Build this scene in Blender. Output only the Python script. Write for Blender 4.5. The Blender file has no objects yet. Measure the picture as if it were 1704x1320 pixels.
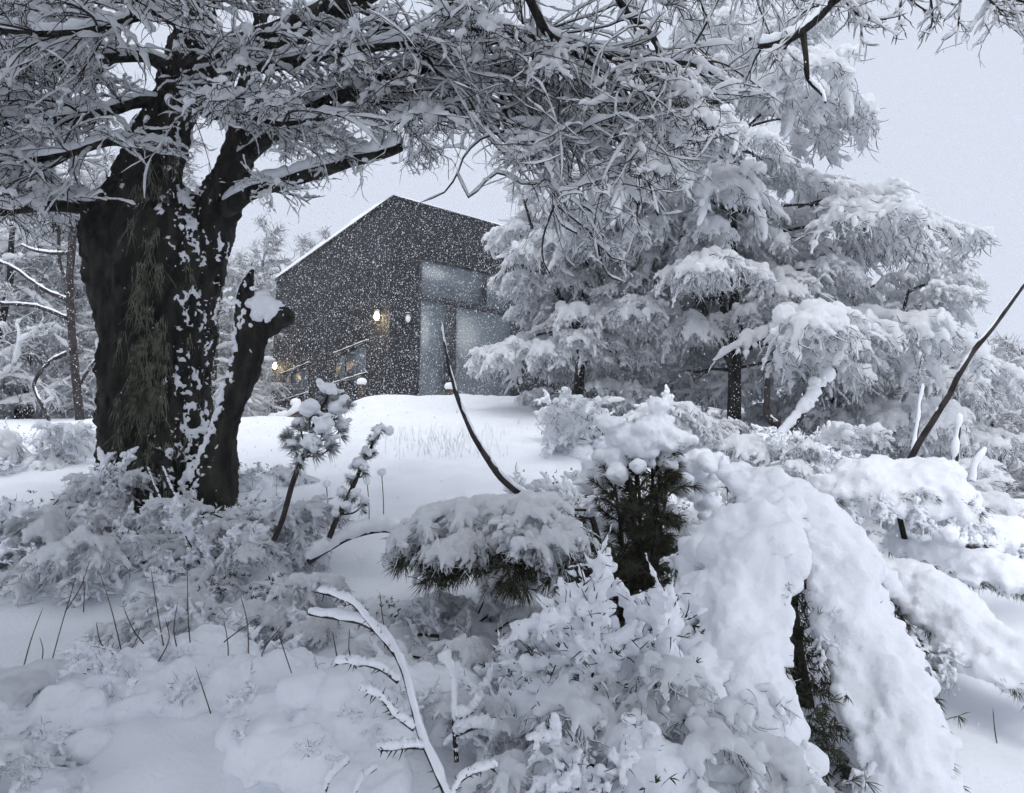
import bpy, math, time
import numpy as np
T0 = time.time()
# ------------------------------------------------------------------ camera
F = 1205.0; CX, CY = 852.0, 660.0; HOR = 835.0; EYE = 1.6
PHI = math.atan((HOR - CY) / F)
scene = bpy.context.scene
col = scene.collection
cam_d = bpy.data.cameras.new('camera'); cam = bpy.data.objects.new('camera', cam_d); col.objects.link(cam)
cam_d.sensor_width = 36.0; cam_d.lens = 36.0 * F / 1704.0; cam_d.clip_start = 0.05; cam_d.clip_end = 1000
cam.location = (0, 0, EYE); cam.rotation_euler = (math.pi / 2 + PHI, 0, 0)
scene.camera = cam
# ------------------------------------------------------------------ sky and sun (overcast, snowing)
SUN_EL, SUN_AZ = math.radians(50), math.radians(172)      # azimuth from +Y towards +X
w = bpy.data.worlds.new('World'); scene.world = w; w.use_nodes = True
nt = w.node_tree; nt.nodes.clear()
sky = nt.nodes.new('ShaderNodeTexSky'); sky.sky_type = 'NISHITA'; sky.sun_disc = False
sky.sun_elevation = SUN_EL; sky.sun_rotation = SUN_AZ; sky.dust_density = 6.0
b1 = nt.nodes.new('ShaderNodeBackground'); b1.inputs[1].default_value = 0.08
b2 = nt.nodes.new('ShaderNodeBackground'); b2.inputs[0].default_value = (0.64, 0.69, 0.80, 1); b2.inputs[1].default_value = 0.82
mx = nt.nodes.new('ShaderNodeMixShader'); mx.inputs[0].default_value = 0.9
wo = nt.nodes.new('ShaderNodeOutputWorld')
nt.links.new(sky.outputs[0], b1.inputs[0]); nt.links.new(b1.outputs[0], mx.inputs[1])
nt.links.new(b2.outputs[0], mx.inputs[2]); nt.links.new(mx.outputs[0], wo.inputs[0])
sd = bpy.data.lights.new('sun', 'SUN'); sd.energy = 1.25; sd.angle = math.radians(60); sd.color = (0.97, 0.98, 1.0)
so = bpy.data.objects.new('sun', sd); col.objects.link(so); so.location = (0, 0, 40)
so.rotation_euler = (math.pi / 2 - SUN_EL, 0, math.pi - SUN_AZ)
scene.view_settings.view_transform = 'Standard'; scene.view_settings.look = 'None'
scene.view_settings.gamma = 1.0; scene.view_settings.exposure = 0.53; scene.view_settings.use_curve_mapping = False
scene.cycles.max_bounces = 12; scene.cycles.diffuse_bounces = 10; scene.cycles.volume_bounces = 1
scene.cycles.transparent_max_bounces = 8; scene.cycles.use_denoising = True; scene.cycles.use_adaptive_sampling = True; scene.cycles.adaptive_threshold = 0.05

# ------------------------------------------------------------------ helpers
def ray(px, py):
    u = (CY - py) / F; r = (px - CX) / F
    return np.array([r, math.cos(PHI) - math.sin(PHI) * u, math.sin(PHI) + math.cos(PHI) * u])
def P(px, py, Y):
    d = ray(px, py); return d / d[1] * Y + np.array([0, 0, EYE])
def proj(p):
    q = np.asarray(p, float) - np.array([0, 0, EYE]); c, s = math.cos(PHI), math.sin(PHI)
    fw = q[1] * c + q[2] * s; up = -q[1] * s + q[2] * c
    return CX + F * q[0] / fw, CY - F * up / fw
def pxr(n, Y): return n / F * Y                                  # pixels to metres at distance Y

def _h(ix, iy, iz, seed):
    n = (ix.astype(np.uint32) * np.uint32(374761393)) ^ (iy.astype(np.uint32) * np.uint32(668265263)) ^ (iz.astype(np.uint32) * np.uint32(2147483647)) ^ np.uint32((seed * 1013904223 + 12345) & 0xffffffff)
    n = (n ^ (n >> np.uint32(13))) * np.uint32(1274126177); n = n ^ (n >> np.uint32(16))
    n = n * np.uint32(2246822519); n = n ^ (n >> np.uint32(15))
    return n.astype(np.float64) / 4294967295.0
def vn(p, seed=0):
    """value noise, -1..1"""
    p = np.asarray(p, float); i = np.floor(p).astype(np.int64); f = p - i; u = f * f * (3 - 2 * f)
    r = 0
    for a in (0, 1):
        for b in (0, 1):
            for c in (0, 1):
                wgt = (u[:, 0] if a else 1 - u[:, 0]) * (u[:, 1] if b else 1 - u[:, 1]) * (u[:, 2] if c else 1 - u[:, 2])
                r = r + wgt * _h(i[:, 0] + a, i[:, 1] + b, i[:, 2] + c, seed)
    return r * 2 - 1
def fbm(p, octv=3, seed=0):
    r = 0; a = 1.0; p = np.asarray(p, float)
    for o in range(octv):
        r = r + a * vn(p, seed + o * 17); a *= 0.5; p = p * 2.03 + 3.7
    return r
def nrm(v): return v / (np.linalg.norm(v, axis=-1, keepdims=True) + 1e-9)
def rs(poly, n):
    """smooth resample of a polyline (any number of columns)"""
    poly = np.asarray(poly, float)
    m = len(poly)
    if m > 2:                                                     # Catmull-Rom densify
        q = np.vstack([2 * poly[0] - poly[1], poly, 2 * poly[-1] - poly[-2]]); out = []
        for k in range(1, m):
            for t in np.linspace(0, 1, 8, endpoint=False):
                a, b, c, d = q[k - 1], q[k], q[k + 1], q[k + 2]
                out.append(0.5 * (2 * b + (c - a) * t + (2 * a - 5 * b + 4 * c - d) * t * t + (3 * b - a - 3 * c + d) * t ** 3))
        out.append(poly[-1]); poly = np.array(out)
    s = np.r_[0, np.cumsum(np.linalg.norm(np.diff(poly[:, :3], axis=0), axis=1))]
    t = np.linspace(0, s[-1], n)
    return np.stack([np.interp(t, s, poly[:, k]) for k in range(poly.shape[1])], 1)

class G:
    """geometry collector: vertices and faces"""
    def __init__(s): s.v = []; s.q = []; s.t = []; s.n = 0
    def add(s, V, Q=None, Tr=None):
        s.v.append(V.reshape(-1, 3))
        if Q is not None and len(Q): s.q.append(Q.reshape(-1, 4) + s.n)
        if Tr is not None and len(Tr): s.t.append(Tr.reshape(-1, 3) + s.n)
        s.n += len(s.v[-1]); return s
    def arr(s):
        V = np.concatenate(s.v) if s.v else np.zeros((0, 3))
        Q = np.concatenate(s.q) if s.q else np.zeros((0, 4), int)
        Tr = np.concatenate(s.t) if s.t else np.zeros((0, 3), int)
        return V, Q, Tr
def mesh_of(name, V, Q, Tr=None, mat=None, smooth=True):
    Tr = np.zeros((0, 3), int) if Tr is None else Tr
    me = bpy.data.meshes.new(name); me.vertices.add(len(V)); me.vertices.foreach_set('co', np.ascontiguousarray(V, np.float32).ravel())
    nl = 4 * len(Q) + 3 * len(Tr); me.loops.add(nl)
    me.loops.foreach_set('vertex_index', np.r_[np.asarray(Q).ravel(), np.asarray(Tr).ravel()].astype(np.int32))
    npoly = len(Q) + len(Tr); me.polygons.add(npoly)
    st = np.r_[np.arange(len(Q)) * 4, 4 * len(Q) + np.arange(len(Tr)) * 3].astype(np.int32)
    me.polygons.foreach_set('loop_start', st)
    if smooth: me.polygons.foreach_set('use_smooth', np.ones(npoly, bool))
    me.update(calc_edges=True)
    if mat: me.materials.append(mat)
    return me
def tag(o, label=None, cat=None, group=None, kind=None):
    for k, v in (('label', label), ('category', cat), ('group', group), ('kind', kind)):
        if v: o[k] = v
    return o
def obj(name, data, parent=None):
    if isinstance(data, G): raise TypeError
    o = bpy.data.objects.new(name, data); col.objects.link(o)
    if parent is not None: o.parent = parent
    return o
def gobj(name, g, mat, parent=None, smooth=True, off=None):
    V, Q, Tr = g.arr()
    if off is not None: V = V - np.asarray(off)
    return obj(name, mesh_of(name, V, Q, Tr, mat, smooth), parent)
def thing(name, label, cat, loc=(0, 0, 0), group=None):
    o = bpy.data.objects.new(name, None); col.objects.link(o); o.location = loc; o.empty_display_size = 0.2
    return tag(o, label, cat, group)

def grow(S, D, L, n, wig, grav, rng):
    M = len(S); Pn = np.empty((M, n, 3)); Pn[:, 0] = S; d = nrm(D.copy()); st = (L / (n - 1))[:, None]
    e = np.zeros((M, 3))
    for i in range(1, n):
        e = 0.55 * e + rng.normal(0, wig, (M, 3)); d = d + e; d[:, 2] -= grav; d = nrm(d)
        Pn[:, i] = Pn[:, i - 1] + d * st
    return Pn
def spawn(Pn, k, t0, t1, ang, rng, flat=0.5, jit=0.25, radial=False):
    """k children on each parent curve -> start, direction, t, parent index"""
    M, n = Pn.shape[:2]
    t = (np.arange(k)[None] + rng.random((M, k))) / k * (t1 - t0) + t0
    x = t * (n - 1); i0 = np.minimum(x.astype(int), n - 2); f = (x - i0)[..., None]; m = np.arange(M)[:, None]
    S = Pn[m, i0] * (1 - f) + Pn[m, i0 + 1] * f; Tn = nrm(Pn[m, i0 + 1] - Pn[m, i0])
    if radial:
        a = rng.normal(0, 1, Tn.shape); perp = nrm(a - (a * Tn).sum(-1, keepdims=True) * Tn)
    else:
        up = np.zeros_like(Tn); up[..., 2] = 1
        up = up + rng.normal(0, 0.15, Tn.shape)
        side = nrm(np.cross(Tn, up)); upv = nrm(np.cross(side, Tn))
        sg = np.where((np.arange(k)[None] + rng.integers(0, 2, (M, 1))) % 2 == 0, 1, -1)
        a = rng.normal(0, flat, (M, k)); perp = side * (sg * np.cos(a))[..., None] + upv * np.sin(a)[..., None]
    an = (ang + rng.normal(0, jit, (M, k)))[..., None]
    D = Tn * np.cos(an) + perp * np.sin(an)
    return S.reshape(-1, 3), D.reshape(-1, 3), t.reshape(-1), np.repeat(np.arange(M), k)
def tubes(g, Pn, R, sides):
    Pn = np.asarray(Pn, float); M, n = Pn.shape[:2]
    if M == 0: return g
    Tn = nrm(np.gradient(Pn, axis=1)); mt = np.abs(nrm(Pn[:, -1] - Pn[:, 0]))
    ref = np.eye(3)[mt.argmin(1)][:, None, :]
    a = nrm(np.cross(Tn, ref)); b = np.cross(Tn, a)
    th = np.arange(sides) / sides * 2 * math.pi
    ring = a[:, :, None] * np.cos(th)[None, None, :, None] + b[:, :, None] * np.sin(th)[None, None, :, None]
    V = Pn[:, :, None] + ring * np.broadcast_to(R, (M, n))[:, :, None, None]
    idx = np.arange(M * n * sides).reshape(M, n, sides); nx = np.roll(idx, -1, 2)
    Q = np.stack([idx[:, :-1], nx[:, :-1], nx[:, 1:], idx[:, 1:]], -1)
    return g.add(V, Q)
def taper(n, r0, r1, tip=True):
    r = np.linspace(1, 0, n)[None] * (np.asarray(r0)[:, None] - np.asarray(r1)[:, None]) + np.asarray(r1)[:, None]
    if tip: r[:, -1] *= 0.25
    return r
def snowtubes(g, Pn, R, s, sides, rng, var=0.35, gap=0.0, lift=0.45, ends=0.25):
    """snow lying along the top of branches: radius s (per branch), thinner where the branch is steep"""
    M, n = Pn.shape[:2]
    if M == 0: return g
    Tn = nrm(np.gradient(Pn, axis=1)); h = np.sqrt(np.clip(1 - Tn[..., 2] ** 2, 0, 1))
    s = np.broadcast_to(np.asarray(s, float).reshape(-1, 1), (M, n))
    rr = s * (0.30 + 0.70 * h) * (1 + rng.normal(0, var, (M, n)).clip(-0.8, 1.0))
    if gap > 0: rr = np.where(rng.random((M, n)) < gap, R * 0.8, rr)
    rr[:, 0] *= 0.7; rr[:, -1] *= ends
    C = Pn.copy(); C[..., 2] += R * 0.5 + rr * lift
    if ends > .5:
        C = np.concatenate([C, C[:, -1:] + Tn[:, -1:] * rr[:, -1:, None] * .6], 1); rr = np.concatenate([rr, rr[:, -1:] * .35], 1)
    return tubes(g, C, rr, sides)
_ico = None
def ico():
    global _ico
    if _ico is None:
        import bmesh
        bm = bmesh.new(); bmesh.ops.create_icosphere(bm, subdivisions=2, radius=1)
        _ico = (np.array([v.co for v in bm.verts]), np.array([[v.index for v in f.verts] for f in bm.faces])); bm.free()
    return _ico
def blobs(g, C, R, squash=0.8):
    C = np.asarray(C, float); R = np.asarray(R, float); V, Tr = ico(); k = len(V)
    if len(C) == 0: return g
    sc = R[:, None] * np.array([1, 1, 1.0]); sc[:, 2] *= squash
    VV = C[:, None] + V[None] * sc[:, None]
    TT = Tr[None] + (np.arange(len(C)) * k)[:, None, None]
    return g.add(VV, None, TT)
_ts = bpy.data.scenes.new('tmp')
def fuse(g, voxel, amp=(), seed=0, shift=0.0):
    """union of all shapes in g by voxel remesh, then displaced along the normal by noise: (amplitude, frequency) pairs"""
    V, Q, Tr = g.arr(); me = mesh_of('tmp', V, Q, Tr); o = bpy.data.objects.new('tmp', me); _ts.collection.objects.link(o)
    m = o.modifiers.new('r', 'REMESH'); m.mode = 'VOXEL'; m.voxel_size = voxel; m.use_smooth_shade = True
    vl = _ts.view_layers[0]; vl.update(); dg = vl.depsgraph; dg.update()
    e = o.evaluated_get(dg).to_mesh()
    nv = len(e.vertices); co = np.empty(nv * 3, np.float32); e.vertices.foreach_get('co', co); co = co.reshape(-1, 3).astype(float)
    no = np.empty(nv * 3, np.float32); e.vertex_normals.foreach_get('vector', no); no = no.reshape(-1, 3)
    nf = len(e.polygons); lt = np.empty(nf, np.int32); e.polygons.foreach_get('loop_total', lt)
    vi = np.empty(len(e.loops), np.int32); e.loops.foreach_get('vertex_index', vi)
    if (lt == 4).all(): Qn = vi.reshape(-1, 4); Tn = np.zeros((0, 3), int)
    else:
        ls = np.r_[0, np.cumsum(lt)[:-1]]
        Qn = np.stack([vi[ls[lt == 4] + k] for k in range(4)], 1); Tn = np.stack([vi[ls[lt == 3] + k] for k in range(3)], 1)
    bpy.data.objects.remove(o); bpy.data.meshes.remove(me)
    d = np.zeros(nv) + shift
    for k, (a, fr) in enumerate(amp): d = d + a * fbm(co * fr, 2, seed + 31 * k)
    return co + no * d[:, None], Qn, Tn, no

# ------------------------------------------------------------------ materials
def mat(name, base, rough=0.8, spec=0.3):
    m = bpy.data.materials.new(name); m.use_nodes = True; b = m.node_tree.nodes['Principled BSDF']
    b.inputs['Base Color'].default_value = (*base, 1); b.inputs['Roughness'].default_value = rough
    b.inputs['Specular IOR Level'].default_value = spec
    return m, m.node_tree, b
def noisecol(nt, b, c1, c2, scale, detail=4, stretch=None, lo=0.35, hi=0.65, bump=0.0, bdist=0.01, bscale=None):
    tc = nt.nodes.new('ShaderNodeTexCoord'); mp = nt.nodes.new('ShaderNodeMapping')
    if stretch: mp.inputs['Scale'].default_value = stretch
    nt.links.new(tc.outputs['Object'], mp.inputs[0])
    n = nt.nodes.new('ShaderNodeTexNoise'); n.inputs['Scale'].default_value = scale; n.inputs['Detail'].default_value = detail
    nt.links.new(mp.outputs[0], n.inputs['Vector'])
    r = nt.nodes.new('ShaderNodeValToRGB'); r.color_ramp.elements[0].position = lo; r.color_ramp.elements[1].position = hi
    r.color_ramp.elements[0].color = (*c1, 1); r.color_ramp.elements[1].color = (*c2, 1)
    nt.links.new(n.outputs['Fac'], r.inputs[0]); nt.links.new(r.outputs[0], b.inputs['Base Color'])
    if bump:
        n2 = nt.nodes.new('ShaderNodeTexNoise'); n2.inputs['Scale'].default_value = bscale or scale; n2.inputs['Detail'].default_value = 5
        nt.links.new(mp.outputs[0], n2.inputs['Vector'])
        bp = nt.nodes.new('ShaderNodeBump'); bp.inputs['Strength'].default_value = bump; bp.inputs['Distance'].default_value = bdist
        nt.links.new(n2.outputs['Fac'], bp.inputs['Height']); nt.links.new(bp.outputs[0], b.inputs['Normal'])
    return r
M = {}
m, t_, b_ = mat('snow', (0.86, 0.88, 0.91), 0.85, 0.15); noisecol(t_, b_, (0.855, 0.875, 0.915), (0.905, 0.92, 0.95), 3, 3, bump=0.5, bdist=0.012, bscale=45); M['snow'] = m
m, t_, b_ = mat('snow_far', (0.93, 0.94, 0.955), 0.9, 0.1); M['snow_far'] = m       # thin snow lets some light through
tl = t_.nodes.new('ShaderNodeBsdfTranslucent'); tl.inputs[0].default_value = (0.93, 0.94, 0.955, 1); ms = t_.nodes.new('ShaderNodeMixShader'); ms.inputs[0].default_value = 0.5
t_.links.new(b_.outputs[0], ms.inputs[1]); t_.links.new(tl.outputs[0], ms.inputs[2]); t_.links.new(ms.outputs[0], t_.nodes['Material Output'].inputs['Surface'])
m, t_, b_ = mat('bark', (0.03, 0.025, 0.022), 0.9, 0.2); noisecol(t_, b_, (0.010, 0.009, 0.008), (0.058, 0.055, 0.042), 11, 8, (1, 1, 0.35), 0.42, 0.78, 1.0, 0.04, 30); M['bark'] = m
m, t_, b_ = mat('twig', (0.030, 0.024, 0.024), 0.85, 0.2); noisecol(t_, b_, (0.018, 0.015, 0.016), (0.055, 0.046, 0.044), 14, 2); M['twig'] = m
m, t_, b_ = mat('needle', (0.035, 0.042, 0.022), 0.6, 0.3); noisecol(t_, b_, (0.022, 0.026, 0.016), (0.075, 0.075, 0.040), 22, 3); M['needle'] = m
m, t_, b_ = mat('lichen', (0.10, 0.11, 0.06), 0.9, 0.1); noisecol(t_, b_, (0.06, 0.066, 0.042), (0.27, 0.28, 0.21), 18, 3); M['lichen'] = m
m, t_, b_ = mat('rimed_needle', (0.2, 0.2, 0.18), 0.7, 0.2); noisecol(t_, b_, (0.05, 0.055, 0.04), (0.55, 0.57, 0.58), 30, 3); M['sap'] = m
m, t_, b_ = mat('dry_stem', (0.10, 0.075, 0.055), 0.8, 0.2); noisecol(t_, b_, (0.05, 0.037, 0.030), (0.15, 0.115, 0.085), 20, 2); M['dry'] = m
m, t_, b_ = mat('board', (0.016, 0.016, 0.019), 0.75, 0.3); noisecol(t_, b_, (0.008, 0.009, 0.012), (0.021, 0.023, 0.029), 5, 4, (6, 6, 0.4), 0.3, 0.7, 0.3, 0.004, 14); M['board'] = m
m, t_, b_ = mat('frame', (0.012, 0.012, 0.014), 0.5, 0.4); M['frame'] = m
m, t_, b_ = mat('log', (0.09, 0.07, 0.055), 0.9, 0.2); noisecol(t_, b_, (0.04, 0.032, 0.028), (0.12, 0.095, 0.075), 12, 4, bump=0.4); M['log'] = m
# twigs rimed with snow wherever they face up
m, t_, b_ = mat('frosted', (0.5, 0.5, 0.5), 0.85, 0.15)
ge = t_.nodes.new('ShaderNodeNewGeometry'); sp = t_.nodes.new('ShaderNodeSeparateXYZ'); t_.links.new(ge.outputs['Normal'], sp.inputs[0])
tc = t_.nodes.new('ShaderNodeTexCoord'); nn = t_.nodes.new('ShaderNodeTexNoise'); nn.inputs['Scale'].default_value = 7; t_.links.new(tc.outputs['Object'], nn.inputs['Vector'])
ad = t_.nodes.new('ShaderNodeMath'); ad.operation = 'MULTIPLY_ADD'; ad.inputs[1].default_value = 1.2; t_.links.new(nn.outputs['Fac'], ad.inputs[0]); t_.links.new(sp.outputs[2], ad.inputs[2])
rp = t_.nodes.new('ShaderNodeValToRGB'); rp.color_ramp.elements[0].position = 0.02; rp.color_ramp.elements[1].position = 0.30
rp.color_ramp.elements[0].color = (0.05, 0.043, 0.045, 1); rp.color_ramp.elements[1].color = (0.85, 0.87, 0.90, 1)
t_.links.new(ad.outputs[0], rp.inputs[0]); t_.links.new(rp.outputs[0], b_.inputs['Base Color']); tl = t_.nodes.new('ShaderNodeBsdfTranslucent'); t_.links.new(rp.outputs[0], tl.inputs[0]); ms = t_.nodes.new('ShaderNodeMixShader'); ms.inputs[0].default_value = 0.3; t_.links.new(b_.outputs[0], ms.inputs[1]); t_.links.new(tl.outputs[0], ms.inputs[2]); t_.links.new(ms.outputs[0], t_.nodes['Material Output'].inputs['Surface']); M['frost'] = m
# window glass: coated, reflects the pale sky
m, t_, b_ = mat('glass', (0.085, 0.11, 0.13), 0.36, 0.5); b_.inputs['Metallic'].default_value = 0.0; b_.inputs['IOR'].default_value = 1.85; M['glass'] = m
m = bpy.data.materials.new('lamp_glow'); m.use_nodes = True; b_ = m.node_tree.nodes['Principled BSDF']
b_.inputs['Emission Color'].default_value = (1.0, 0.80, 0.42, 1); b_.inputs['Emission Strength'].default_value = 22.0; b_.inputs['Base Color'].default_value = (0.8, 0.7, 0.5, 1); M['glow'] = m

# ------------------------------------------------------------------ terrain
def sstep(a, b, x): t = np.clip((x - a) / (b - a), 0.0, 1.0); return t * t * (3 - 2 * t)
def ground(x, y):
    x = np.asarray(x, float); y = np.asarray(y, float)
    z = 0.25 * y - 0.10 * np.where(x > 0, x * x / (x + 1.0), 0)
    q = np.clip(x / np.maximum(y, 2.0), -2, 2)
    cap = 4.12 - 0.95 * (1 - sstep(-0.285, -0.175, q)) - 0.35 * sstep(0.22, 0.34, q) - 2.15 * sstep(0.32, 0.60, q) + np.clip(y - 18, 0, 100) * 0.03
    k = 0.45; h = np.clip(0.5 + 0.5 * (cap - z) / k, 0, 1); z = cap * (1 - h) + z * h - k * h * (1 - h)
    z = np.where(y < 1.0, np.maximum(z, -2.0), z)
    s = np.stack([x, y, 0 * x], -1).reshape(-1, 3)
    z = z + 0.30 * np.exp(-((x + 0.95) / 1.0) ** 2 - ((y - 2.25) / 0.75) ** 2)
    nearw = np.exp(-((x + 0.8) / 1.6) ** 2 - ((y - 2.3) / 1.0) ** 2).reshape(-1)
    n = nearw * (0.045 * fbm(s * 4.5, 3, 21) + 0.02 * np.abs(vn(s * 14, 22))) + 0.05 * fbm(s * 0.9, 3, 5) + 0.018 * fbm(s * 4.2, 2, 9)
    return z + n.reshape(z.shape) * np.clip(1.3 - y * 0.02, 0.5, 1)
def gz(x, y): return float(ground(np.array([x]), np.array([y]))[0])
def on(px, Y):
    x = (px - CX) / F * Y / ray(px, HOR)[1]
    return np.array([x, Y, gz(x, Y)])
def hit(px, py):
    """where the line of sight through a pixel meets the snow"""
    d = ray(px, py); d = d / d[1]; yy = np.linspace(0.8, 40, 2400); zz = EYE + d[2] * yy; g_ = ground(d[0] * yy, yy); k = np.argmax(zz <= g_)
    return np.array([d[0] * yy[k], yy[k], g_[k]])
u = np.linspace(-1, 1, 300); xs = 3.2 * u + 90 * np.sign(u) * np.abs(u) ** 7 + 11 * np.sign(u) * np.abs(u) ** 3
v = np.linspace(0, 1, 330); ys = -6 + 7 * v / 0.2 * (v < 0.2) + (v >= 0.2) * (7 + 15 * (v - 0.2) + 260 * np.clip(v - 0.45, 0, 1) ** 3 * 2)
ys = np.sort(ys); Xg, Yg = np.meshgrid(xs, ys)
Zg = ground(Xg, Yg); V = np.stack([Xg, Yg, Zg], -1).reshape(-1, 3)
ii = np.arange(V.shape[0]).reshape(Xg.shape); Qg = np.stack([ii[:-1, :-1], ii[:-1, 1:], ii[1:, 1:], ii[1:, :-1]], -1).reshape(-1, 4)
tag(obj('ground', mesh_of('ground', V, Qg, None, M['snow'])), 'snow covered ground rising towards the dark cabin', None, None, 'structure')

# ------------------------------------------------------------------ the cabin
C0 = P(648, 655, 16.7); ZB = C0[2]; ZT = P(650, 331, 16.7)[2]; WH = ZT - ZB
C0 = np.array([C0[0], C0[1], 0.0])
dl = ray(-63, HOR); dl = np.array([dl[0], dl[1], 0]); dl /= np.linalg.norm(dl)
dr = np.array([dl[1], -dl[0], 0])
def wall_hit(px, py, d):
    """pixel -> distance along the wall from the corner, height"""
    r = ray(px, py); n = np.array([d[1], -d[0], 0]); k = (C0 @ n) / (r @ n); p = r * k + np.array([0, 0, EYE])
    return (p - C0) @ d, p[2]
LL = wall_hit(457, 560, dl)[0]; LR = 13.0
BASE = 2.2                                       # the walls go down into the snow
house = thing('cabin', 'dark timber clad cabin with big corner window and two lit wall lamps', 'cabin', (C0[0], C0[1], BASE))
OFF = np.array([C0[0], C0[1], BASE])
def box(g, o, ax, ay, az):
    """box from corner o and three edge vectors"""
    o, ax, ay, az = [np.asarray(k, float) for k in (o, ax, ay, az)]
    V = np.array([o, o + ax, o + ax + ay, o + ay, o + az, o + ax + az, o + ax + ay + az, o + ay + az])
    return g.add(V, np.array([[0, 3, 2, 1], [4, 5, 6, 7], [0, 1, 5, 4], [1, 2, 6, 5], [2, 3, 7, 6], [3, 0, 4, 7]]))
Zv = np.array([0, 0, 1.0])
nl = np.array([-dr[0], -dr[1], 0]); nr = np.array([-dl[0], -dl[1], 0])      # outward normals of the two walls
g = G(); box(g, C0 + Zv * BASE + nl * -0.3, dl * LL, nl * 0.3, Zv * (ZT - BASE)); wl = gobj('wall', g, M['frame'], house, False, OFF)
g = G(); box(g, C0 + Zv * BASE + nr * -0.3 + dr * 0.003, dr * LR, nr * 0.3, Zv * (ZT - BASE)); wr = gobj('wall', g, M['frame'], house, False, OFF)
g = G(); box(g, C0 + Zv * BASE + dl * LL, dr * LR, dl * -0.25, Zv * (ZT - BASE)); gobj('wall', g, M['frame'], house, False, OFF)
g = G(); box(g, C0 + Zv * BASE + dr * LR, dl * LL, dr * -0.25, Zv * (ZT - BASE)); gobj('wall', g, M['frame'], house, False, OFF)
wins_l, wins_r = [], []
for (x0, y0, x1, y1) in ((560, 583, 614, 621), (473, 624, 516, 652)):
    s1, zh = wall_hit(x0, y0, dl); s0, _ = wall_hit(x1, y0, dl); _, zs = wall_hit((x0 + x1) / 2, (640 + 620) / 2 if x0 > 500 else 661, dl)
    _, zh = wall_hit((x0 + x1) / 2, 579 if x0 > 500 else 614, dl)
    wins_l.append((s0, s1, zs, zh))
sA, zA = wall_hit(696, 426, dr); sB, zB = wall_hit(803, 451, dr); _, zM = wall_hit(696, 494, dr); sP0, _ = wall_hit(741, 560, dr); sP1, _ = wall_hit(757, 560, dr)
sC = wall_hit(852, 600, dr)[0]
zA = (zA + zB) / 2
wins_r = [(sA, sC, ZB - 0.3, zA)]
_bd = {}
def boards(d, n, L, wins, parent):
    bw = 0.145; k = 0; s = 0.0
    while s < L - 0.02:
        c = s + bw / 2; spans = [(BASE, ZT)]
        for (a, b, z0, z1) in wins:
            if a - 0.02 < c < b + 0.02:
                spans = [q for lo, hi in spans for q in ((lo, min(hi, z0)), (max(lo, z1), hi)) if q[1] - q[0] > 0.05]
        for lo, hi in spans:
            key = (parent.name, round(hi - lo, 3))
            if key not in _bd:
                g = G(); e = 0.006; W = bw - 0.012; D = 0.022; H = hi - lo
                pr = np.array([[0, 0], [0, D - e], [e, D], [W - e, D], [W, D - e], [W, 0]])
                V = np.concatenate([pr[:, :1] * d + pr[:, 1:] * n + Zv * z for z in (0, H)])
                Q = np.array([[i, i + 1, i + 7, i + 6] for i in range(5)]); g.add(V, Q, np.array([[6, 7, 8], [6, 8, 9], [6, 9, 10], [6, 10, 11]]))
                _bd[key] = mesh_of('board', *g.arr(), M['board'], False)
            o = obj('board', _bd[key], parent); o.location = C0 + d * s + Zv * (lo - 0.001) - OFF + n * (0.002 if k % 2 else 0.005)
        s += bw; k += 1
boards(dl, nl, LL, wins_l, wl); boards(dr, nr, LR, wins_r, wr)
# roof slab with snow
g = G(); box(g, C0 + Zv * ZT + nl * 0.06 + nr * 0.06, dl * (LL + .12), dr * (LR + .12), Zv * 0.07); roof = gobj('roof', g, M['frame'], house, False, OFF)
a_ = np.linspace(-0.03, LL + .15, 60); c_ = np.linspace(-0.03, LR + .15, 90); A, Cc = np.meshgrid(a_, c_)
edge = np.minimum(np.minimum(A + .03, LL + .15 - A), np.minimum(Cc + .03, LR + .15 - Cc))
hh = 0.23 * np.sqrt(np.clip(edge / 0.10, 0, 1)) * (1 + 0.18 * fbm(np.stack([A, Cc, 0 * A], -1).reshape(-1, 3) * 1.6, 3, 3).reshape(A.shape)) * (0.35 + 0.65 * np.clip(A / 1.2, 0, 1)) - 0.02
base = C0 + Zv * (ZT + 0.065) + nl * 0.06 + nr * 0.06
V = base + A[..., None] * dl + Cc[..., None] * dr + hh[..., None] * Zv
ii = np.arange(A.size).reshape(A.shape); g = G().add(V, np.stack([ii[:-1, :-1], ii[1:, :-1], ii[1:, 1:], ii[:-1, 1:]], -1)); gobj('snow', g, M['snow'], roof, True, OFF)
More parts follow.
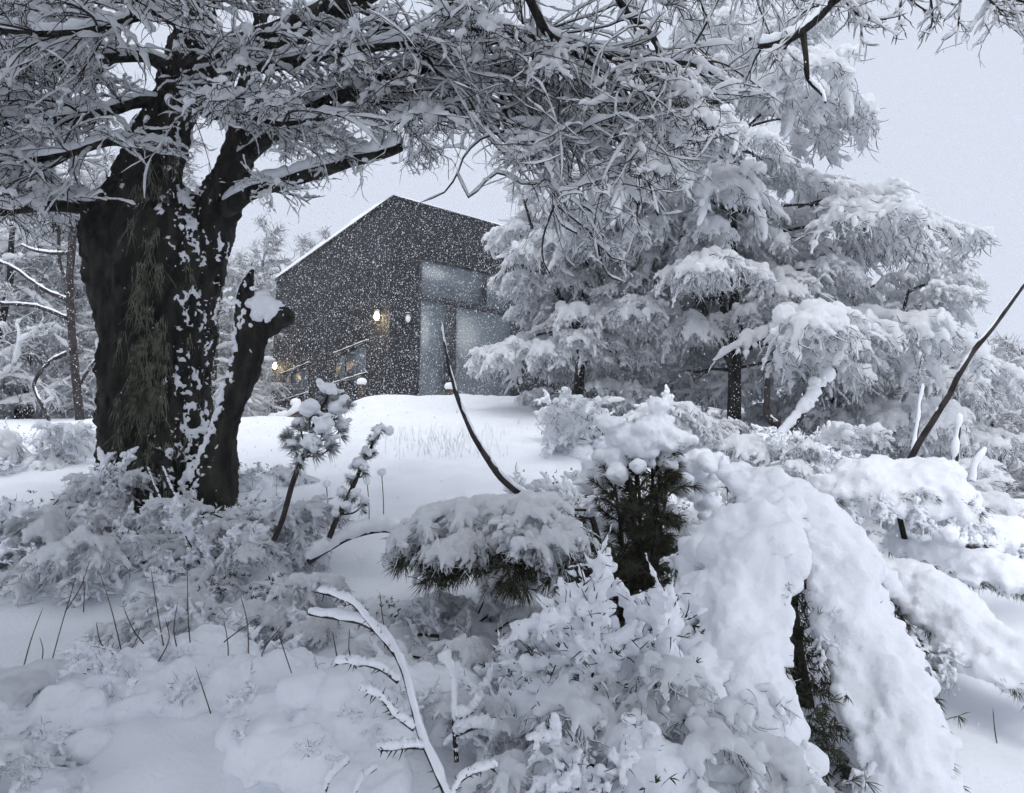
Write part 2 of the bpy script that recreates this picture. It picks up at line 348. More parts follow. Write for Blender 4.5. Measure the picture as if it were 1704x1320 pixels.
def window(d, n, s0, s1, z0, z1, panes, ledge=(True, True), bars=0.06):
    fr = G(); D = 0.05
    for (a, b, c, e) in ((s0, s0 + bars, z0, z1), (s1 - bars, s1, z0, z1), (s0 + bars, s1 - bars, z0, z0 + bars), (s0 + bars, s1 - bars, z1 - bars, z1)):
        box(fr, C0 + d * a + Zv * c, d * (b - a), n * D, Zv * (e - c))
    for (a, b, c, e) in panes['bars']: box(fr, C0 + d * a + Zv * c, d * (b - a), n * (D - .004), Zv * (e - c))
    wn = gobj('window', fr, M['frame'], house, False, OFF)
    for (a, b, c, e) in panes['glass']:
        g = G(); box(g, C0 + d * a + Zv * c + n * 0.008, d * (b - a), n * 0.012, Zv * (e - c)); gobj('pane', g, M['glass'], wn, False, OFF)
    for z, f in ((z1, ledge[0]), (z0, ledge[1])):
        if f:
            g = G(); box(g, C0 + d * (s0 - 0.12) + Zv * (z - 0.02), d * (s1 - s0 + 0.24), n * 0.13, Zv * 0.02); gobj('ledge', g, M['frame'], wn, False, OFF)
            q = np.linspace(s0 - 0.12, s1 + 0.12, 24); rr = np.full(24, 0.034) * (1 + 0.25 * np.sin(q * 9) + 0.15 * np.sin(q * 23)); rr[[0, -1]] = 0.004
            g = G(); tubes(g, (C0 + q[:, None] * d + Zv * (z + 0.014) + n * 0.07)[None], rr[None], 8); gobj('snow', g, M['snow'], wn, True, OFF)
for (s0, s1, z0, z1) in wins_l:
    mid = s0 * 0.35 + s1 * 0.65
    window(dl, nl, s0, s1, z0, z1, {'bars': [(mid - .025, mid + .025, z0 + .06, z1 - .06)], 'glass': [(s0 + .05, mid - .02, z0 + .05, z1 - .05), (mid + .02, s1 - .05, z0 + .05, z1 - .05)]})
z0 = ZB - 0.3
window(dr, nr, sA, sC, z0, zA, {'bars': [(sA + .06, sC - .06, zM - .06, zM + .04), (sP0, sP1, z0 + .06, zM - .06), (sB, sB + 0.1, zM + .04, zA - .06)],
       'glass': [(sA + .05, sP0, z0 + .05, zM - .05), (sP1, sC - .05, z0 + .05, zM - .05), (sA + .05, sB, zM + .03, zA - .05), (sB + .1, sC - .05, zM + .03, zA - .05)]}, (False, False))
# a pale blind drawn behind the low part of the tall glass
# lamps
def wall_lamp(px, py, d, n, lit=True):
    s, z = wall_hit(px, py, d); c = C0 + d * s + Zv * z
    g = G(); box(g, c - d * 0.05 - Zv * 0.12 + n * 0.02, d * 0.10, n * 0.03, Zv * 0.24)
    box(g, c - d * 0.07 + Zv * 0.105 + n * 0.04, d * 0.14, n * 0.15, Zv * 0.02); lp = gobj('wall_lamp', g, M['frame'], house, False, OFF)
    V, Tr = ico(); g = G(); g.add(c + n * 0.115 + V * np.array([0.062, 0.062, 0.10]), None, Tr); gobj('bulb', g, M['glow'] if lit else M['snow'], lp, True, OFF)
    V, Tr = ico(); g = G(); g.add(c + n * 0.10 + Zv * 0.13 + V * np.array([0.07, 0.07, 0.035]), None, Tr); gobj('snow', g, M['snow'], lp, True, OFF)
    if lit:
        ld = bpy.data.lights.new('lamp_light', 'POINT'); ld.energy = 10; ld.color = (1.0, 0.72, 0.36); ld.shadow_soft_size = 0.08
        lo = bpy.data.objects.new('lamp_light', ld); col.objects.link(lo); lo.parent = lp; lo.location = c + n * 0.30 - OFF
wall_lamp(634, 528, dl, nl); wall_lamp(463, 610, dl, nl); wall_lamp(675, 532, dr, nr, False)
# bollards and logs by the cabin
for px, py, Y, r, h, lab in ((601, 655, 15.6, 0.10, 0.22, 'short dark post capped with snow in front of the cabin corner'),
                             (491, 688, 17.2, 0.115, 0.22, 'short post capped with snow at the end of the snowy log by the lit lamp'),
                             (748, 676, 15.8, 0.11, 0.16, 'squat dark post capped with snow below the tall cabin window')):
    c = P(px, py, Y); c[2] = max(c[2], gz(c[0], c[1])); t = thing('garden_post', lab, 'post', c, 'garden posts by the cabin')
    g = G(); tubes(g, np.array([[[0, 0, -.6], [0, 0, 0], [0, 0, h * .9], [0, 0, h]]]), np.array([[r * .8, r * .8, r * .8, r * .3]]), 12); gobj('post', g, M['log'], t)
    g = G(); blobs(g, np.array([[0, 0, h + r * .35], [r * .25, 0, h + r * .5]]), np.array([r * 1.15, r * .9]), 0.8); V_, Q_, T_, _ = fuse(g, 0.02, ((0.008, 12),)); obj('snow', mesh_of('snow', V_, Q_, T_, M['snow']), t)
def lying_log(name, pts, r, lab, snow=0.08, grp=None):
    p = rs(pts, 24); o = p[0].copy(); p = p - o; t = thing(name, lab, 'log', o, grp); rng = np.random.default_rng(int(abs(o[0] * 100)))
    rr = r * (1 + rng.normal(0, .05, 24)); rr[[0, -1]] *= 0.55
    g = G(); tubes(g, p[None], rr[None], 10); gobj('trunk', g, M['log'], t)
    g = G(); snowtubes(g, p[None], rr[None], np.array([snow]), 10, rng, 0.12, 0, 0.55); gobj('snow', g, M['snow'], t)
lying_log('log', [P(452, 705, 18), P(480, 697, 17.3), P(520, 676, 16.6)], 0.09, 'snow topped log lying beside the lit lamp end of the cabin', 0.11)
lying_log('log', [P(755, 683, 15.6), P(800, 688, 15.8), P(880, 700, 16.4)], 0.085, 'snow topped log edging the slope below the tall window')
lying_log('log', [P(1115, 683, 17), P(1180, 690, 17), P(1262, 704, 17)], 0.085, 'snow topped rail against the dark wall behind the snowy trees')
print('house', round(time.time() - T0, 1))

# ------------------------------------------------------------------ bough variants: flat fans of twigs under a blanket of snow
def make_bough(seed, L=1.7, heavy=1.0):
    rng = np.random.default_rng(seed); w1 = G(); sn = G(); fr = G()
    A = grow(np.zeros((1, 3)), np.array([[1, 0, 0.26]]), np.array([L]), 14, 0.05, 0.072, rng); Ra = np.linspace(0.022, 0.006, 14)[None]
    tubes(w1, A, Ra, 5)
    S, D, t, _ = spawn(A, 13, 0.15, 0.97, 0.85, rng, 0.12, 0.15); L2 = (0.62 * L * (1 - t) ** 0.7 * 0.8 + 0.18) * rng.uniform(.7, 1.25, len(t))
    B = grow(S, D, L2, 10, 0.06, 0.055 + .06 * rng.random(len(t)), rng); Rb = taper(10, np.full(len(t), .010), np.full(len(t), .0035)); tubes(w1, B, Rb, 4)
    S, D, t2, pi = spawn(B, 9, 0.12, 1.0, 0.75, rng, 0.25, 0.2); L3 = L2[pi] * 0.42 * rng.uniform(.6, 1.2, len(t2)) + 0.06
    Cc = grow(S, D, L3, 7, 0.10, 0.17, rng); Rc = taper(7, np.full(len(t2), .0055), np.full(len(t2), .0025)); tubes(w1, Cc, Rc, 3)
    # bare fine twigs under and beyond the snow
    S, D, t3, pi = spawn(Cc, 2, 0.1, 1.0, 0.7, rng, .7, 0.3); D[:, 2] -= 0.2
    E = grow(S, D, rng.uniform(.06, .24, len(t3)), 5, 0.14, 0.04, rng); tubes(fr, E, taper(5, np.full(len(t3), .0095), np.full(len(t3), .0060)), 4)
    snowtubes(sn, A, Ra, 0.085 * heavy, 8, rng, 0.25, 0, .7, .8)
    has = rng.random(len(L2)) < 0.88
    snowtubes(sn, B[has], Rb[has], 0.070 * heavy * rng.uniform(.5, 1.35, has.sum()), 8, rng, 0.3, 0, .7, .7)
    hc = rng.random(len(L3)) < 0.80
    snowtubes(sn, Cc[hc], Rc[hc], 0.036 * heavy * rng.uniform(.5, 1.5, hc.sum()), 6, rng, 0.3, 0, .7, .6)
    pc = B[has][:, 2:7].reshape(-1, 3); pc = pc[rng.random(len(pc)) < 0.40]; pc = pc + np.array([0, 0, .05]); blobs(sn, pc, rng.uniform(.05, .13, len(pc)) * heavy, .55)
    V, Q, Tr, _ = fuse(sn, 0.023, ((0.018, 7), (0.009, 22)), seed)
    v1 = w1.arr(); v2 = fr.arr()
    return mesh_of('branch', v1[0], v1[1], None, M['twig']), mesh_of('twigs', v2[0], v2[1], None, M['frost']), mesh_of('snow', V, Q, Tr, M['snow_far'])
BV = [make_bough(s, 1.7, hv) for s, hv in ((1, 1.12), (2, 1.32), (3, .98), (4, 1.22))]
print('boughs', round(time.time() - T0, 1), [len(b[2].polygons) for b in BV])
from mathutils import Matrix, Euler
def put_bough(par, k, loc, az, pitch, roll, sc):
    b = BV[k % len(BV)]
    o = obj('branch', b[0], par); o.location = loc; o.rotation_euler = Euler((roll, -pitch, az), 'XYZ'); o.scale = (sc, sc, sc)
    tag(obj('twigs', b[1], o), None, None, None, 'stuff'); obj('snow', b[2], o)
    return o
def snow_tree(label, base, H, R0, nb, seed, lean=(0, 0), clear=0.18, trunk_r=0.10, group=None, tiers=9, forks=3):
    """spreading tree: a forked trunk whose boughs lie in loose tiers under plates of snow"""
    rng = np.random.default_rng(seed); t = thing('snowy_tree', label, 'tree', base, group)
    n = 16; z = np.linspace(-0.4, H * 0.97, n); wx = np.cumsum(rng.normal(0, .03, n)) * .6 + lean[0] * z / H; wy = np.cumsum(rng.normal(0, .03, n)) * .6 + lean[1] * z / H
    tr = np.stack([wx, wy, z], 1); r = np.linspace(trunk_r, 0.02, n)
    g = G(); tubes(g, tr[None], r[None], 10); gobj('trunk', g, M['bark'], t)
    stems = [(tr, 0.0)]
    for k in range(forks):                                    # leaders fanning out from the trunk
        a = 6.283 * k / max(forks, 1) + rng.uniform(0, 2); f0 = rng.uniform(.15, .35); p0 = np.array([np.interp(f0 * H, z, tr[:, c]) for c in range(3)])
        q = rs([p0, p0 + np.array([math.cos(a) * R0 * .28, math.sin(a) * R0 * .28, H * .22]), p0 + np.array([math.cos(a) * R0 * .48, math.sin(a) * R0 * .48, H * (.88 - f0) * rng.uniform(.75, 1.0)])], n)
        g = G(); tubes(g, q[None], np.linspace(trunk_r * .6, .018, n)[None], 7); gobj('limb', g, M['bark'], t); stems.append((q, f0))
    for i in range(nb):
        si = 0 if i % 2 == 0 or forks == 0 else 1 + (i // 2) % forks; q, f0 = stems[si]
        f = (i + .5) / nb; f = round(f * tiers) / tiers + rng.normal(0, .018); f = min(.99, clear + (1 - clear) * f)
        zt = f * H * .97
        if q[0, 2] > zt or q[-1, 2] < zt - .3: q = tr
        p = np.array([np.interp(zt, q[:, 2], q[:, c]) for c in range(3)]); az = i * 2.39996 + rng.normal(0, .35)
        prof = min(1.0, .86 + .3 * f) if f < .55 else max(.22, 1.0 - ((f - .55) / .45) ** 1.5 * .80)
        reach = R0 * prof * rng.uniform(.6, 1.15) * (1 if q is tr else .68)
        pt = rng.normal(-0.02 + 0.55 * max(0, f - .6), .10)
        if reach < 1.35: put_bough(t, int(rng.integers(0, 4)), p, az, pt, rng.normal(0, .14), max(.3, reach / 1.6)); continue
        # long limb carrying several sprays
        L1 = reach * .56; d1 = np.array([math.cos(az), math.sin(az), math.sin(pt + .12)]); c = rs([p, p + d1 * L1 * .5 + Zv * .05, p + d1 * L1], 10); g = G(); tubes(g, c[None], np.linspace(.032, .016, 10)[None], 6); gobj('limb', g, M['bark'], t)
        for ff, da, ss in ((1.0, 0, 1.0), (.75, .65, .8), (.62, -.65, .8), (.35, .9, .6))[:3 if i % 2 else 4]:
            put_bough(t, int(rng.integers(0, 4)), p + d1 * L1 * ff, az + da + rng.normal(0, .15), pt + rng.normal(-.03, .08), rng.normal(0, .12), min(1.15, max(.45, (reach - L1 * ff) / 1.6 * ss * rng.uniform(.85, 1.15))))
    return t
# the two big snow-laden trees in front of the cabin
bA = on(958, 12.6); snow_tree('white snow laden tree with dark trunk in front of the tall cabin window', bA, 5.1, 2.25, 34, 11, (0.4, 0), 0.10, 0.11, None, 8, 2)
bB = on(1225, 11.8); snow_tree('largest snow laden tree with tiers of drooping white branches right of cabin', bB, 7.5, 3.4, 58, 12, (0.35, 0.3), 0.17, 0.13, None, 9, 3)
bC = on(1420, 14.0); snow_tree('snow laden tree behind the largest one, beside the open snowfield', bC, 4.2, 2.9, 34, 13, (0.2, 0), 0.05, 0.10, None, 7, 3)
bE = on(1070, 13.8); snow_tree('snow laden tree filling the gap between the two big white trees', bE, 6.8, 2.6, 40, 14, (0.1, 0), 0.20, 0.10, None, 8, 2)
for px_, Y_, H_, R_, nb_, sd_, lab_ in ((15, 15.5, 5.0, 2.2, 26, 15, 'snow plated tree at the back of the wood left of the thin bare tree'), (175, 19, 6.0, 2.4, 28, 16, 'tall snow plated tree in the wood between the thin bare tree and the mossy trunk'), (395, 29, 6.4, 2.6, 28, 17, 'snow plated tree between the broken stem and the cabin end'), (-110, 13.5, 5.5, 2.4, 26, 18, 'snow plated tree at the outer edge of the left wood')):
    snow_tree(lab_, on(px_, Y_), H_, R_, nb_, sd_, (0, 0), .05, .09, None, 7, 2)
print('trees', round(time.time() - T0, 1))

# ------------------------------------------------------------------ background trees: two kinds, copied
def make_far(seed, H, spread, upright):
    rng = np.random.default_rng(seed); w1 = G(); fr = G(); sn = G()
    n = 14; z = np.linspace(-.6, H, n); tr = np.stack([np.cumsum(rng.normal(0, .06, n)), np.cumsum(rng.normal(0, .06, n)), z], 1)
    tubes(w1, tr[None], np.linspace(.13, .02, n)[None], 7)
    S, D, t, _ = spawn(tr[None][:, :, :], 46, .12, .99, 1.25 - upright * .5, rng, radial=True); L2 = spread * (1 - t * .72) * rng.uniform(.6, 1.15, len(t))
    D[:, 2] += .15
    B = grow(S, D, L2, 9, .12, .05 - upright * .05, rng); tubes(fr, B, taper(9, np.full(len(t), .03), np.full(len(t), .008)), 4)
    S, D, t2, pi = spawn(B, 9, .2, 1, .8, rng, .5); L3 = L2[pi] * .36 * rng.uniform(.5, 1.2, len(t2)) + .1
    Cc = grow(S, D, L3, 6, .14, .10 - upright * .12, rng); tubes(fr, Cc, taper(6, np.full(len(t2), .014), np.full(len(t2), .006)), 4)
    S, D, t3, pi = spawn(Cc, 7, .1, 1, .8, rng, .8); E = grow(S, D, rng.uniform(.12, .42, len(t3)), 4, .18, .06, rng); tubes(fr, E, taper(4, np.full(len(t3), .012), np.full(len(t3), .006)), 3)
    hb = rng.random(len(L2)) < .8; snowtubes(sn, B[hb], np.full((hb.sum(), 9), .02), .06, 6, rng, .4)
    hc = rng.random(len(L3)) < .55; snowtubes(sn, Cc[hc], np.full((hc.sum(), 6), .01), .042, 5, rng, .4, 0, .4, .6)
    w = w1.arr(); f = fr.arr(); s = sn.arr()
    return mesh_of('trunk', w[0], w[1], None, M['bark']), mesh_of('crown', f[0], f[1], None, M['frost']), mesh_of('snow', s[0], s[1], None, M['snow_far'])
FV = [make_far(21, 6.5, 2.1, 0.0), make_far(22, 7.5, 1.7, 0.6), make_far(23, 5.0, 2.2, 0.2)]
def far_tree(kind, base, sc, az, label, group, hs=1.0, sink=0.0):
    base = base - np.array([0, 0, sink])
    t = thing('background_tree', label, 'tree', base, group); t.scale = (sc, sc, sc * hs); t.rotation_euler = (0, 0, az)
    a, b, c = FV[kind]; obj('trunk', a, t); cr = obj('crown', b, t); obj('snow', c, cr); return t
rng = np.random.default_rng(77)
GL = 'snow covered trees in the wood behind the old tree'; GR = 'snow covered trees at the edge of the snowfield'; GH = 'snow covered trees behind the cabin'
for px, Y, k, sc in ((-60, 12.5, 0, .8), (20, 15, 2, 1.0), (95, 18, 1, 1.0), (170, 15.5, 0, .9), (-20, 20, 1, 1.2), (60, 24, 0, 1.3), (150, 23, 2, 1.3), (250, 20, 1, 1.15), (330, 18.5, 2, .95),
                     (370, 21, 0, .85), (430, 26, 1, 1.1), (-120, 17, 1, 1.2), (-180, 22, 0, 1.5), (300, 27, 0, 1.4), (200, 30, 1, 1.5), (60, 33, 1, 1.7), (-60, 30, 0, 1.7), (30, 13.5, 2, .55), (160, 14, 2, .5), (-50, 14, 2, .6), (360, 19, 2, .6), (385, 24, 2, .6), (90, 16, 2, .7), (405, 28, 0, .9)):
    far_tree(k, on(px, Y), sc, rng.uniform(0, 6.28), ['spreading snow covered tree in the wood behind the mossy old trunk', 'tall upright snow covered tree in the wood behind the mossy old trunk', 'low bushy snow covered tree in the wood behind the mossy old trunk'][k], GL)
for px, Y, k, sc in ((470, 29, 0, 1.25), (540, 31, 1, 1.25), (600, 33, 2, 1.55), (660, 36, 0, 1.25), (720, 40, 1, 1.0), (500, 37, 1, 1.55)):
    far_tree(k, on(px, Y), sc, rng.uniform(0, 6.28), ['spreading snowy tree crown showing above the cabin roof', 'slim upright snowy treetop showing above the cabin roof', 'broad low snowy treetop showing above the cabin roof'][k], GH)
for px, Y, k, sc in ((1480, 17, 0, .85), (1560, 18.5, 2, 1.1), (1640, 19.5, 0, .85), (1710, 18, 2, .95), (1790, 20, 0, 1.0), (1590, 24, 1, .85), (1690, 25, 0, 1.0), (1500, 24, 2, 1.3), (1860, 22, 1, 1.0), (1420, 21, 1, .85), (1600, 16, 2, .75), (1680, 15, 2, .7), (1530, 15, 2, .7), (1750, 15.5, 2, .75)):
    far_tree(k, on(px, Y), sc, rng.uniform(0, 6.28), ['spreading snow covered tree at the far edge of the open snowfield', 'slim upright snow covered tree at the far edge of the open snowfield', 'low bushy snow covered tree at the far edge of the open snowfield'][k], GR, 1.0, .9)
snowy_stick_later = [[(133, 700, 12, 7.2), (125, 620, 12, 6.5), (118, 530, 12, 6.1), (116, 460, 12, 5.8), (120, 400, 12, 6.5), (122, 330, 12, 5.0)], [(112, 500, 12, 3.6), (70, 480, 12, 2.9), (20, 445, 12, 2.2), (-20, 430, 12, 1.4)], [(112, 530, 12, 3.6), (60, 510, 12, 2.9), (0, 505, 12, 2.2)], [(110, 588, 12, 3.6), (80, 605, 11.8, 3.2), (57, 640, 11.7, 2.9), (70, 675, 11.6, 2.9), (82, 700, 11.6, 2.9)], [(116, 470, 12, 3.6), (100, 440, 12, 2.9), (98, 400, 12, 2.9), (100, 340, 12, 2.2)], [(120, 422, 12, 2.9), (70, 420, 12, 2.2), (35, 408, 12, 1.4)], [(135, 640, 12, 2.9), (150, 610, 12, 2.2), (160, 598, 12, 2.2)]]
print('far', round(time.time() - T0, 1))

# ------------------------------------------------------------------ the old tree on the left
YT = 5.9
tb = np.array([P(260, 835, YT)[0], YT, gz(P(260, 835, YT)[0], YT)])
old = thing('old_tree', 'huge old tree with mossy dark trunk and snowy spreading twigs', 'tree', tb)
def pl(pts, n, dY=None):
    """list of (px, py, Y, radius_px) -> resampled xyz + radius in metres"""
    return rs([np.r_[P(a, b, Y), pxr(r, Y)] for a, b, Y, r in pts], n)
g = G(); stems = [
    [(268, 905, 5.95, 110), (262, 840, 5.95, 98), (258, 760, 5.95, 86), (256, 680, 5.95, 86), (257, 600, 5.95, 88), (257, 520, 5.93, 93), (252, 455, 5.9, 104), (248, 400, 5.9, 112), (246, 365, 5.9, 90)],
    [(225, 440, 5.85, 82), (232, 380, 5.8, 72), (240, 325, 5.8, 62), (256, 260, 5.8, 54), (284, 190, 5.8, 44), (305, 120, 5.8, 38), (322, 40, 5.8, 32), (345, -70, 5.8, 27), (380, -220, 5.8, 22)],
    [(300, 450, 5.95, 70), (335, 385, 6.0, 54), (362, 330, 6.0, 42), (385, 280, 6.0, 33), (402, 220, 6.05, 27), (420, 130, 6.1, 22), (440, 0, 6.1, 18)],
    [(200, 850, 5.7, 22), (195, 800, 5.75, 30), (205, 740, 5.85, 34)], [(330, 870, 5.7, 26), (322, 800, 5.75, 34), (315, 740, 5.85, 30)], [(262, 880, 5.45, 30), (262, 810, 5.55, 36), (258, 740, 5.65, 32)],
    [(150, 395, 5.8, 18), (170, 400, 5.8, 36), (215, 420, 5.85, 50)]]
for s in stems:
    q = pl(s, 26); tubes(g, q[None, :, :3], q[None, :, 3], 18); blobs(g, q[[0, -1], :3], q[[0, -1], 3] * 1.06, 1)
    
V, Q, Tr, N = fuse(g, 0.0145)
ax = V * np.array([1, 1, .28])
d = 0.045 * fbm(ax * 5, 3, 41) + 0.040 * np.abs(vn(ax * 13, 43)) + 0.022 * np.abs(vn(ax * 27, 45)) + 0.014 * fbm(V * 26, 2, 44) - 0.035
V = V + N * d[:, None]
obj('trunk', mesh_of('trunk', V - tb, Q, Tr, M['bark']), old)
# snow plastered on the trunk: patches lifted off the bark
def patches(V, Q, N, mask, lift, mat_, par, name='snow', off=None):
    keepf = (mask[Q] > -.12).any(1); Qk = Q[keepf]; us, inv = np.unique(Qk, return_inverse=True)
    VV = V[us] + N[us] * np.where(mask[us] > 0, np.clip(mask[us], 0, 1) ** .6 * lift, mask[us] * .12)[:, None]
    return obj(name, mesh_of(name, VV - off, inv.reshape(-1, 4), None, mat_), par)
pxs = np.array([proj(p) for p in V[::1]]) if len(V) < 1 else None
qv = V - np.array([0, 0, EYE]); fwd = qv[:, 1] * math.cos(PHI) + qv[:, 2] * math.sin(PHI); upc = -qv[:, 1] * math.sin(PHI) + qv[:, 2] * math.cos(PHI)
PX = CX + F * qv[:, 0] / fwd; PY = CY - F * upc / fwd
blow = N[:, 0] * 0.55 + N[:, 2] * 0.8                       # snow driven against the right hand side
mk = fbm(V * np.array([16, 16, 9]), 3, 51) * 0.6 + 0.55 * vn(V * 44, 52) + blow * 0.5 - 0.80 + 0.38 * np.exp(-((PX - 318) / 40) ** 2) - 0.45 * np.exp(-((PX - 200) / 45) ** 2) * (PY > 420)
patches(V, Q, N, mk * 1.3, 0.028, M['snow'], old, 'snow', tb)
# broken stem
g = G()
for s in ([(345, 850, 5.55, 46), (352, 805, 5.55, 42), (363, 770, 5.55, 32), (373, 717, 5.5, 21), (392, 655, 5.5, 23), (407, 611, 5.5, 25), (415, 560, 5.5, 25), (408, 510, 5.5, 18), (412, 475, 5.5, 13), (419, 453, 5.5, 7)],
          [(408, 590, 5.5, 20), (430, 552, 5.48, 20), (452, 538, 5.46, 18), (472, 528, 5.44, 17)]):
    q = pl(s, 24); tubes(g, q[None, :, :3], q[None, :, 3], 14); blobs(g, q[[0, -1], :3], q[[0, -1], 3] * 1.06, 1)
V2, Q2, T2, N2 = fuse(g, 0.011); ax = V2 * np.array([1, 1, .3]); V2 = V2 + N2 * (0.016 * fbm(ax * 8, 3, 61) + 0.010 * vn(V2 * 34, 62))[:, None]
bs = obj('broken_stem', mesh_of('broken_stem', V2 - tb, Q2, T2, M['bark']), old)
mk2 = fbm(V2 * 15, 3, 63) * .6 + .5 * vn(V2 * 42, 64) - N2[:, 0] * .55 + N2[:, 2] * .7 - N2[:, 1] * .25 - .62
patches(V2, Q2, N2, mk2 * 1.4, 0.03, M['snow'], bs, 'snow', tb)
g = G(); rng = np.random.default_rng(5)
cc = np.array([P(a, b, 5.42) for a, b in ((430, 525), (445, 508), (458, 512), (436, 495), (424, 505), (462, 525), (420, 480))]); blobs(g, cc, np.array([.085, .095, .08, .06, .07, .05, .035]), .85)
Vs, Qs, Ts, _ = fuse(g, 0.012, ((0.02, 9), (.008, 28)), 3); obj('snow', mesh_of('snow', Vs - tb, Qs, Ts, M['snow']), bs)
# hanging lichen on the trunk
rng = np.random.default_rng(8); front = np.where((N[:, 1] < -.35) & (PX > 195) & (PX < 315) & (PY > 150) & (PY < 820))[0]
wts = np.exp(-((PX[front] - 250) / 42) ** 2) * (0.25 + np.exp(-((PY[front] - 600) / 110) ** 2) + .5 * np.exp(-((PY[front] - 790) / 40) ** 2)); wts /= wts.sum()
NA, NS = 85, 13; an = rng.choice(front, NA, p=wts); NLc = NA * NS; st = np.repeat(an, NS)
S = V[st] + rng.normal(0, .022, (NLc, 3)) * np.array([1, .3, .6]); D = N[st] * .35 + rng.normal(0, .12, (NLc, 3)); D[:, 2] -= .8
Lc = grow(S, D, rng.uniform(.08, .34, NLc) * np.repeat(rng.uniform(.5, 1.2, NA), NS), 9, .085, .16, rng); g = G(); tubes(g, Lc, taper(9, np.full(NLc, .0034), np.full(NLc, .0014)), 3)
tag(gobj('lichen', g, M['lichen'], old, True, tb), None, None, None, 'stuff')
# ---- limbs traced from the photograph: (px, py, distance, radius px)
LIMBS = [
 [(375, 350, 5.85, 16), (420, 325, 5.7, 12), (480, 301, 5.6, 11), (560, 276, 5.5, 10), (620, 262, 5.4, 9), (668, 243, 5.35, 8)],
 [(390, 280, 5.95, 16), (440, 236, 5.75, 13), (500, 196, 5.6, 12), (545, 170, 5.5, 12), (603, 146, 5.4, 12), (690, 116, 5.3, 13), (775, 88, 5.2, 11), (800, 104, 5.15, 9), (850, 141, 5.05, 7), (923, 194, 4.95, 6), (987, 243, 4.9, 5), (1036, 296, 4.85, 4), (1061, 340, 4.8, 3)],
 [(430, 245, 5.8, 9), (500, 185, 5.7, 8), (550, 160, 5.6, 8), (640, 166, 5.5, 7), (700, 178, 5.45, 6), (775, 186, 5.4, 3)],
 [(325, 130, 5.75, 30), (380, 95, 5.6, 28), (440, 68, 5.5, 28), (500, 46, 5.4, 27), (590, 0, 5.2, 24), (700, -60, 5.0, 20), (860, -110, 4.8, 15), (1050, -120, 4.5, 11), (1250, -90, 4.3, 8)],
 [(215, 345, 5.75, 20), (170, 343, 5.6, 14), (110, 341, 5.5, 11), (50, 345, 5.4, 10), (0, 352, 5.35, 9), (-120, 345, 5.2, 7)],
 [(300, 130, 5.75, 14), (240, 98, 5.6, 11), (180, 98, 5.5, 9), (90, 108, 5.4, 8), (0, 112, 5.3, 6), (-90, 125, 5.2, 4)],
 [(290, 185, 5.75, 12), (240, 170, 5.6, 10), (180, 186, 5.45, 9), (90, 200, 5.3, 7), (0, 208, 5.2, 5), (-110, 222, 5.1, 4)],
 [(325, 40, 5.75, 20), (260, 15, 5.5, 16), (180, -15, 5.3, 13), (70, -50, 5.1, 10), (-60, -70, 4.9, 7)],
 [(700, -60, 5.0, 9), (751, 7, 4.95, 8), (800, 50, 4.9, 8), (850, 60, 4.85, 6), (930, 75, 4.75, 5), (1010, 130, 4.7, 4), (1060, 200, 4.65, 3)],
 [(860, -110, 4.8, 9), (880, -10, 4.75, 8), (923, 62, 4.7, 8), (1011, 93, 4.65, 7), (1080, 105, 4.6, 6), (1150, 108, 4.55, 4), (1215, 140, 4.5, 2)],
 [(1250, -90, 4.3, 7), (1400, -30, 4.25, 7), (1384, 5, 4.25, 8), (1340, 52, 4.2, 8), (1300, 72, 4.2, 7), (1262, 78, 4.2, 4)],
 [(1050, -120, 4.5, 8), (1230, -60, 4.4, 7), (1400, -38, 4.3, 6), (1520, -28, 4.2, 5), (1640, -12, 4.1, 4), (1760, 10, 4.0, 3)],
 [(1340, 52, 4.2, 6), (1342, 90, 4.2, 5), (1344, 125, 4.2, 4), (1368, 155, 4.2, 3), (1374, 172, 4.2, 1.5)],
 [(340, 90, 5.7, 14), (420, 110, 5.4, 12), (520, 95, 5.2, 9), (620, 80, 5.0, 7), (720, 70, 4.85, 5), (790, 95, 4.75, 3)],
 [(300, 160, 5.7, 9), (350, 190, 5.45, 8), (400, 185, 5.25, 6), (470, 205, 5.1, 5), (540, 200, 5.0, 3)],
 [(260, 250, 5.6, 9), (200, 235, 5.4, 8), (120, 255, 5.2, 6), (40, 270, 5.1, 5), (-60, 280, 5.0, 3)],
 [(830, 105, 5.1, 6), (838, 170, 5.0, 5), (870, 240, 4.9, 4), (915, 300, 4.85, 3), (930, 365, 4.8, 2.5), (960, 390, 4.8, 2)],
 [(870, 60, 4.85, 6), (905, 120, 4.8, 5), (960, 180, 4.75, 4), (1030, 230, 4.7, 3.5), (1075, 290, 4.7, 3), (1095, 360, 4.7, 2)],
 [(1000, -60, 4.6, 7), (1040, 20, 4.6, 6), (1090, 70, 4.6, 5), (1110, 140, 4.55, 4), (1150, 200, 4.55, 3), (1160, 250, 4.55, 2)],
 [(330, 60, 5.75, 14), (300, 10, 5.3, 12), (240, 30, 4.9, 9), (150, 50, 4.6, 7), (40, 55, 4.4, 5), (-60, 40, 4.3, 3)],
 [(600, 5, 5.2, 10), (640, 40, 5.1, 8), (690, 70, 5.0, 6), (740, 130, 4.95, 5), (790, 150, 4.9, 4), (830, 210, 4.9, 3)],
]
rng = np.random.default_rng(99)
SEC_S, SEC_D, SEC_L, LIMC = [], [], [], []
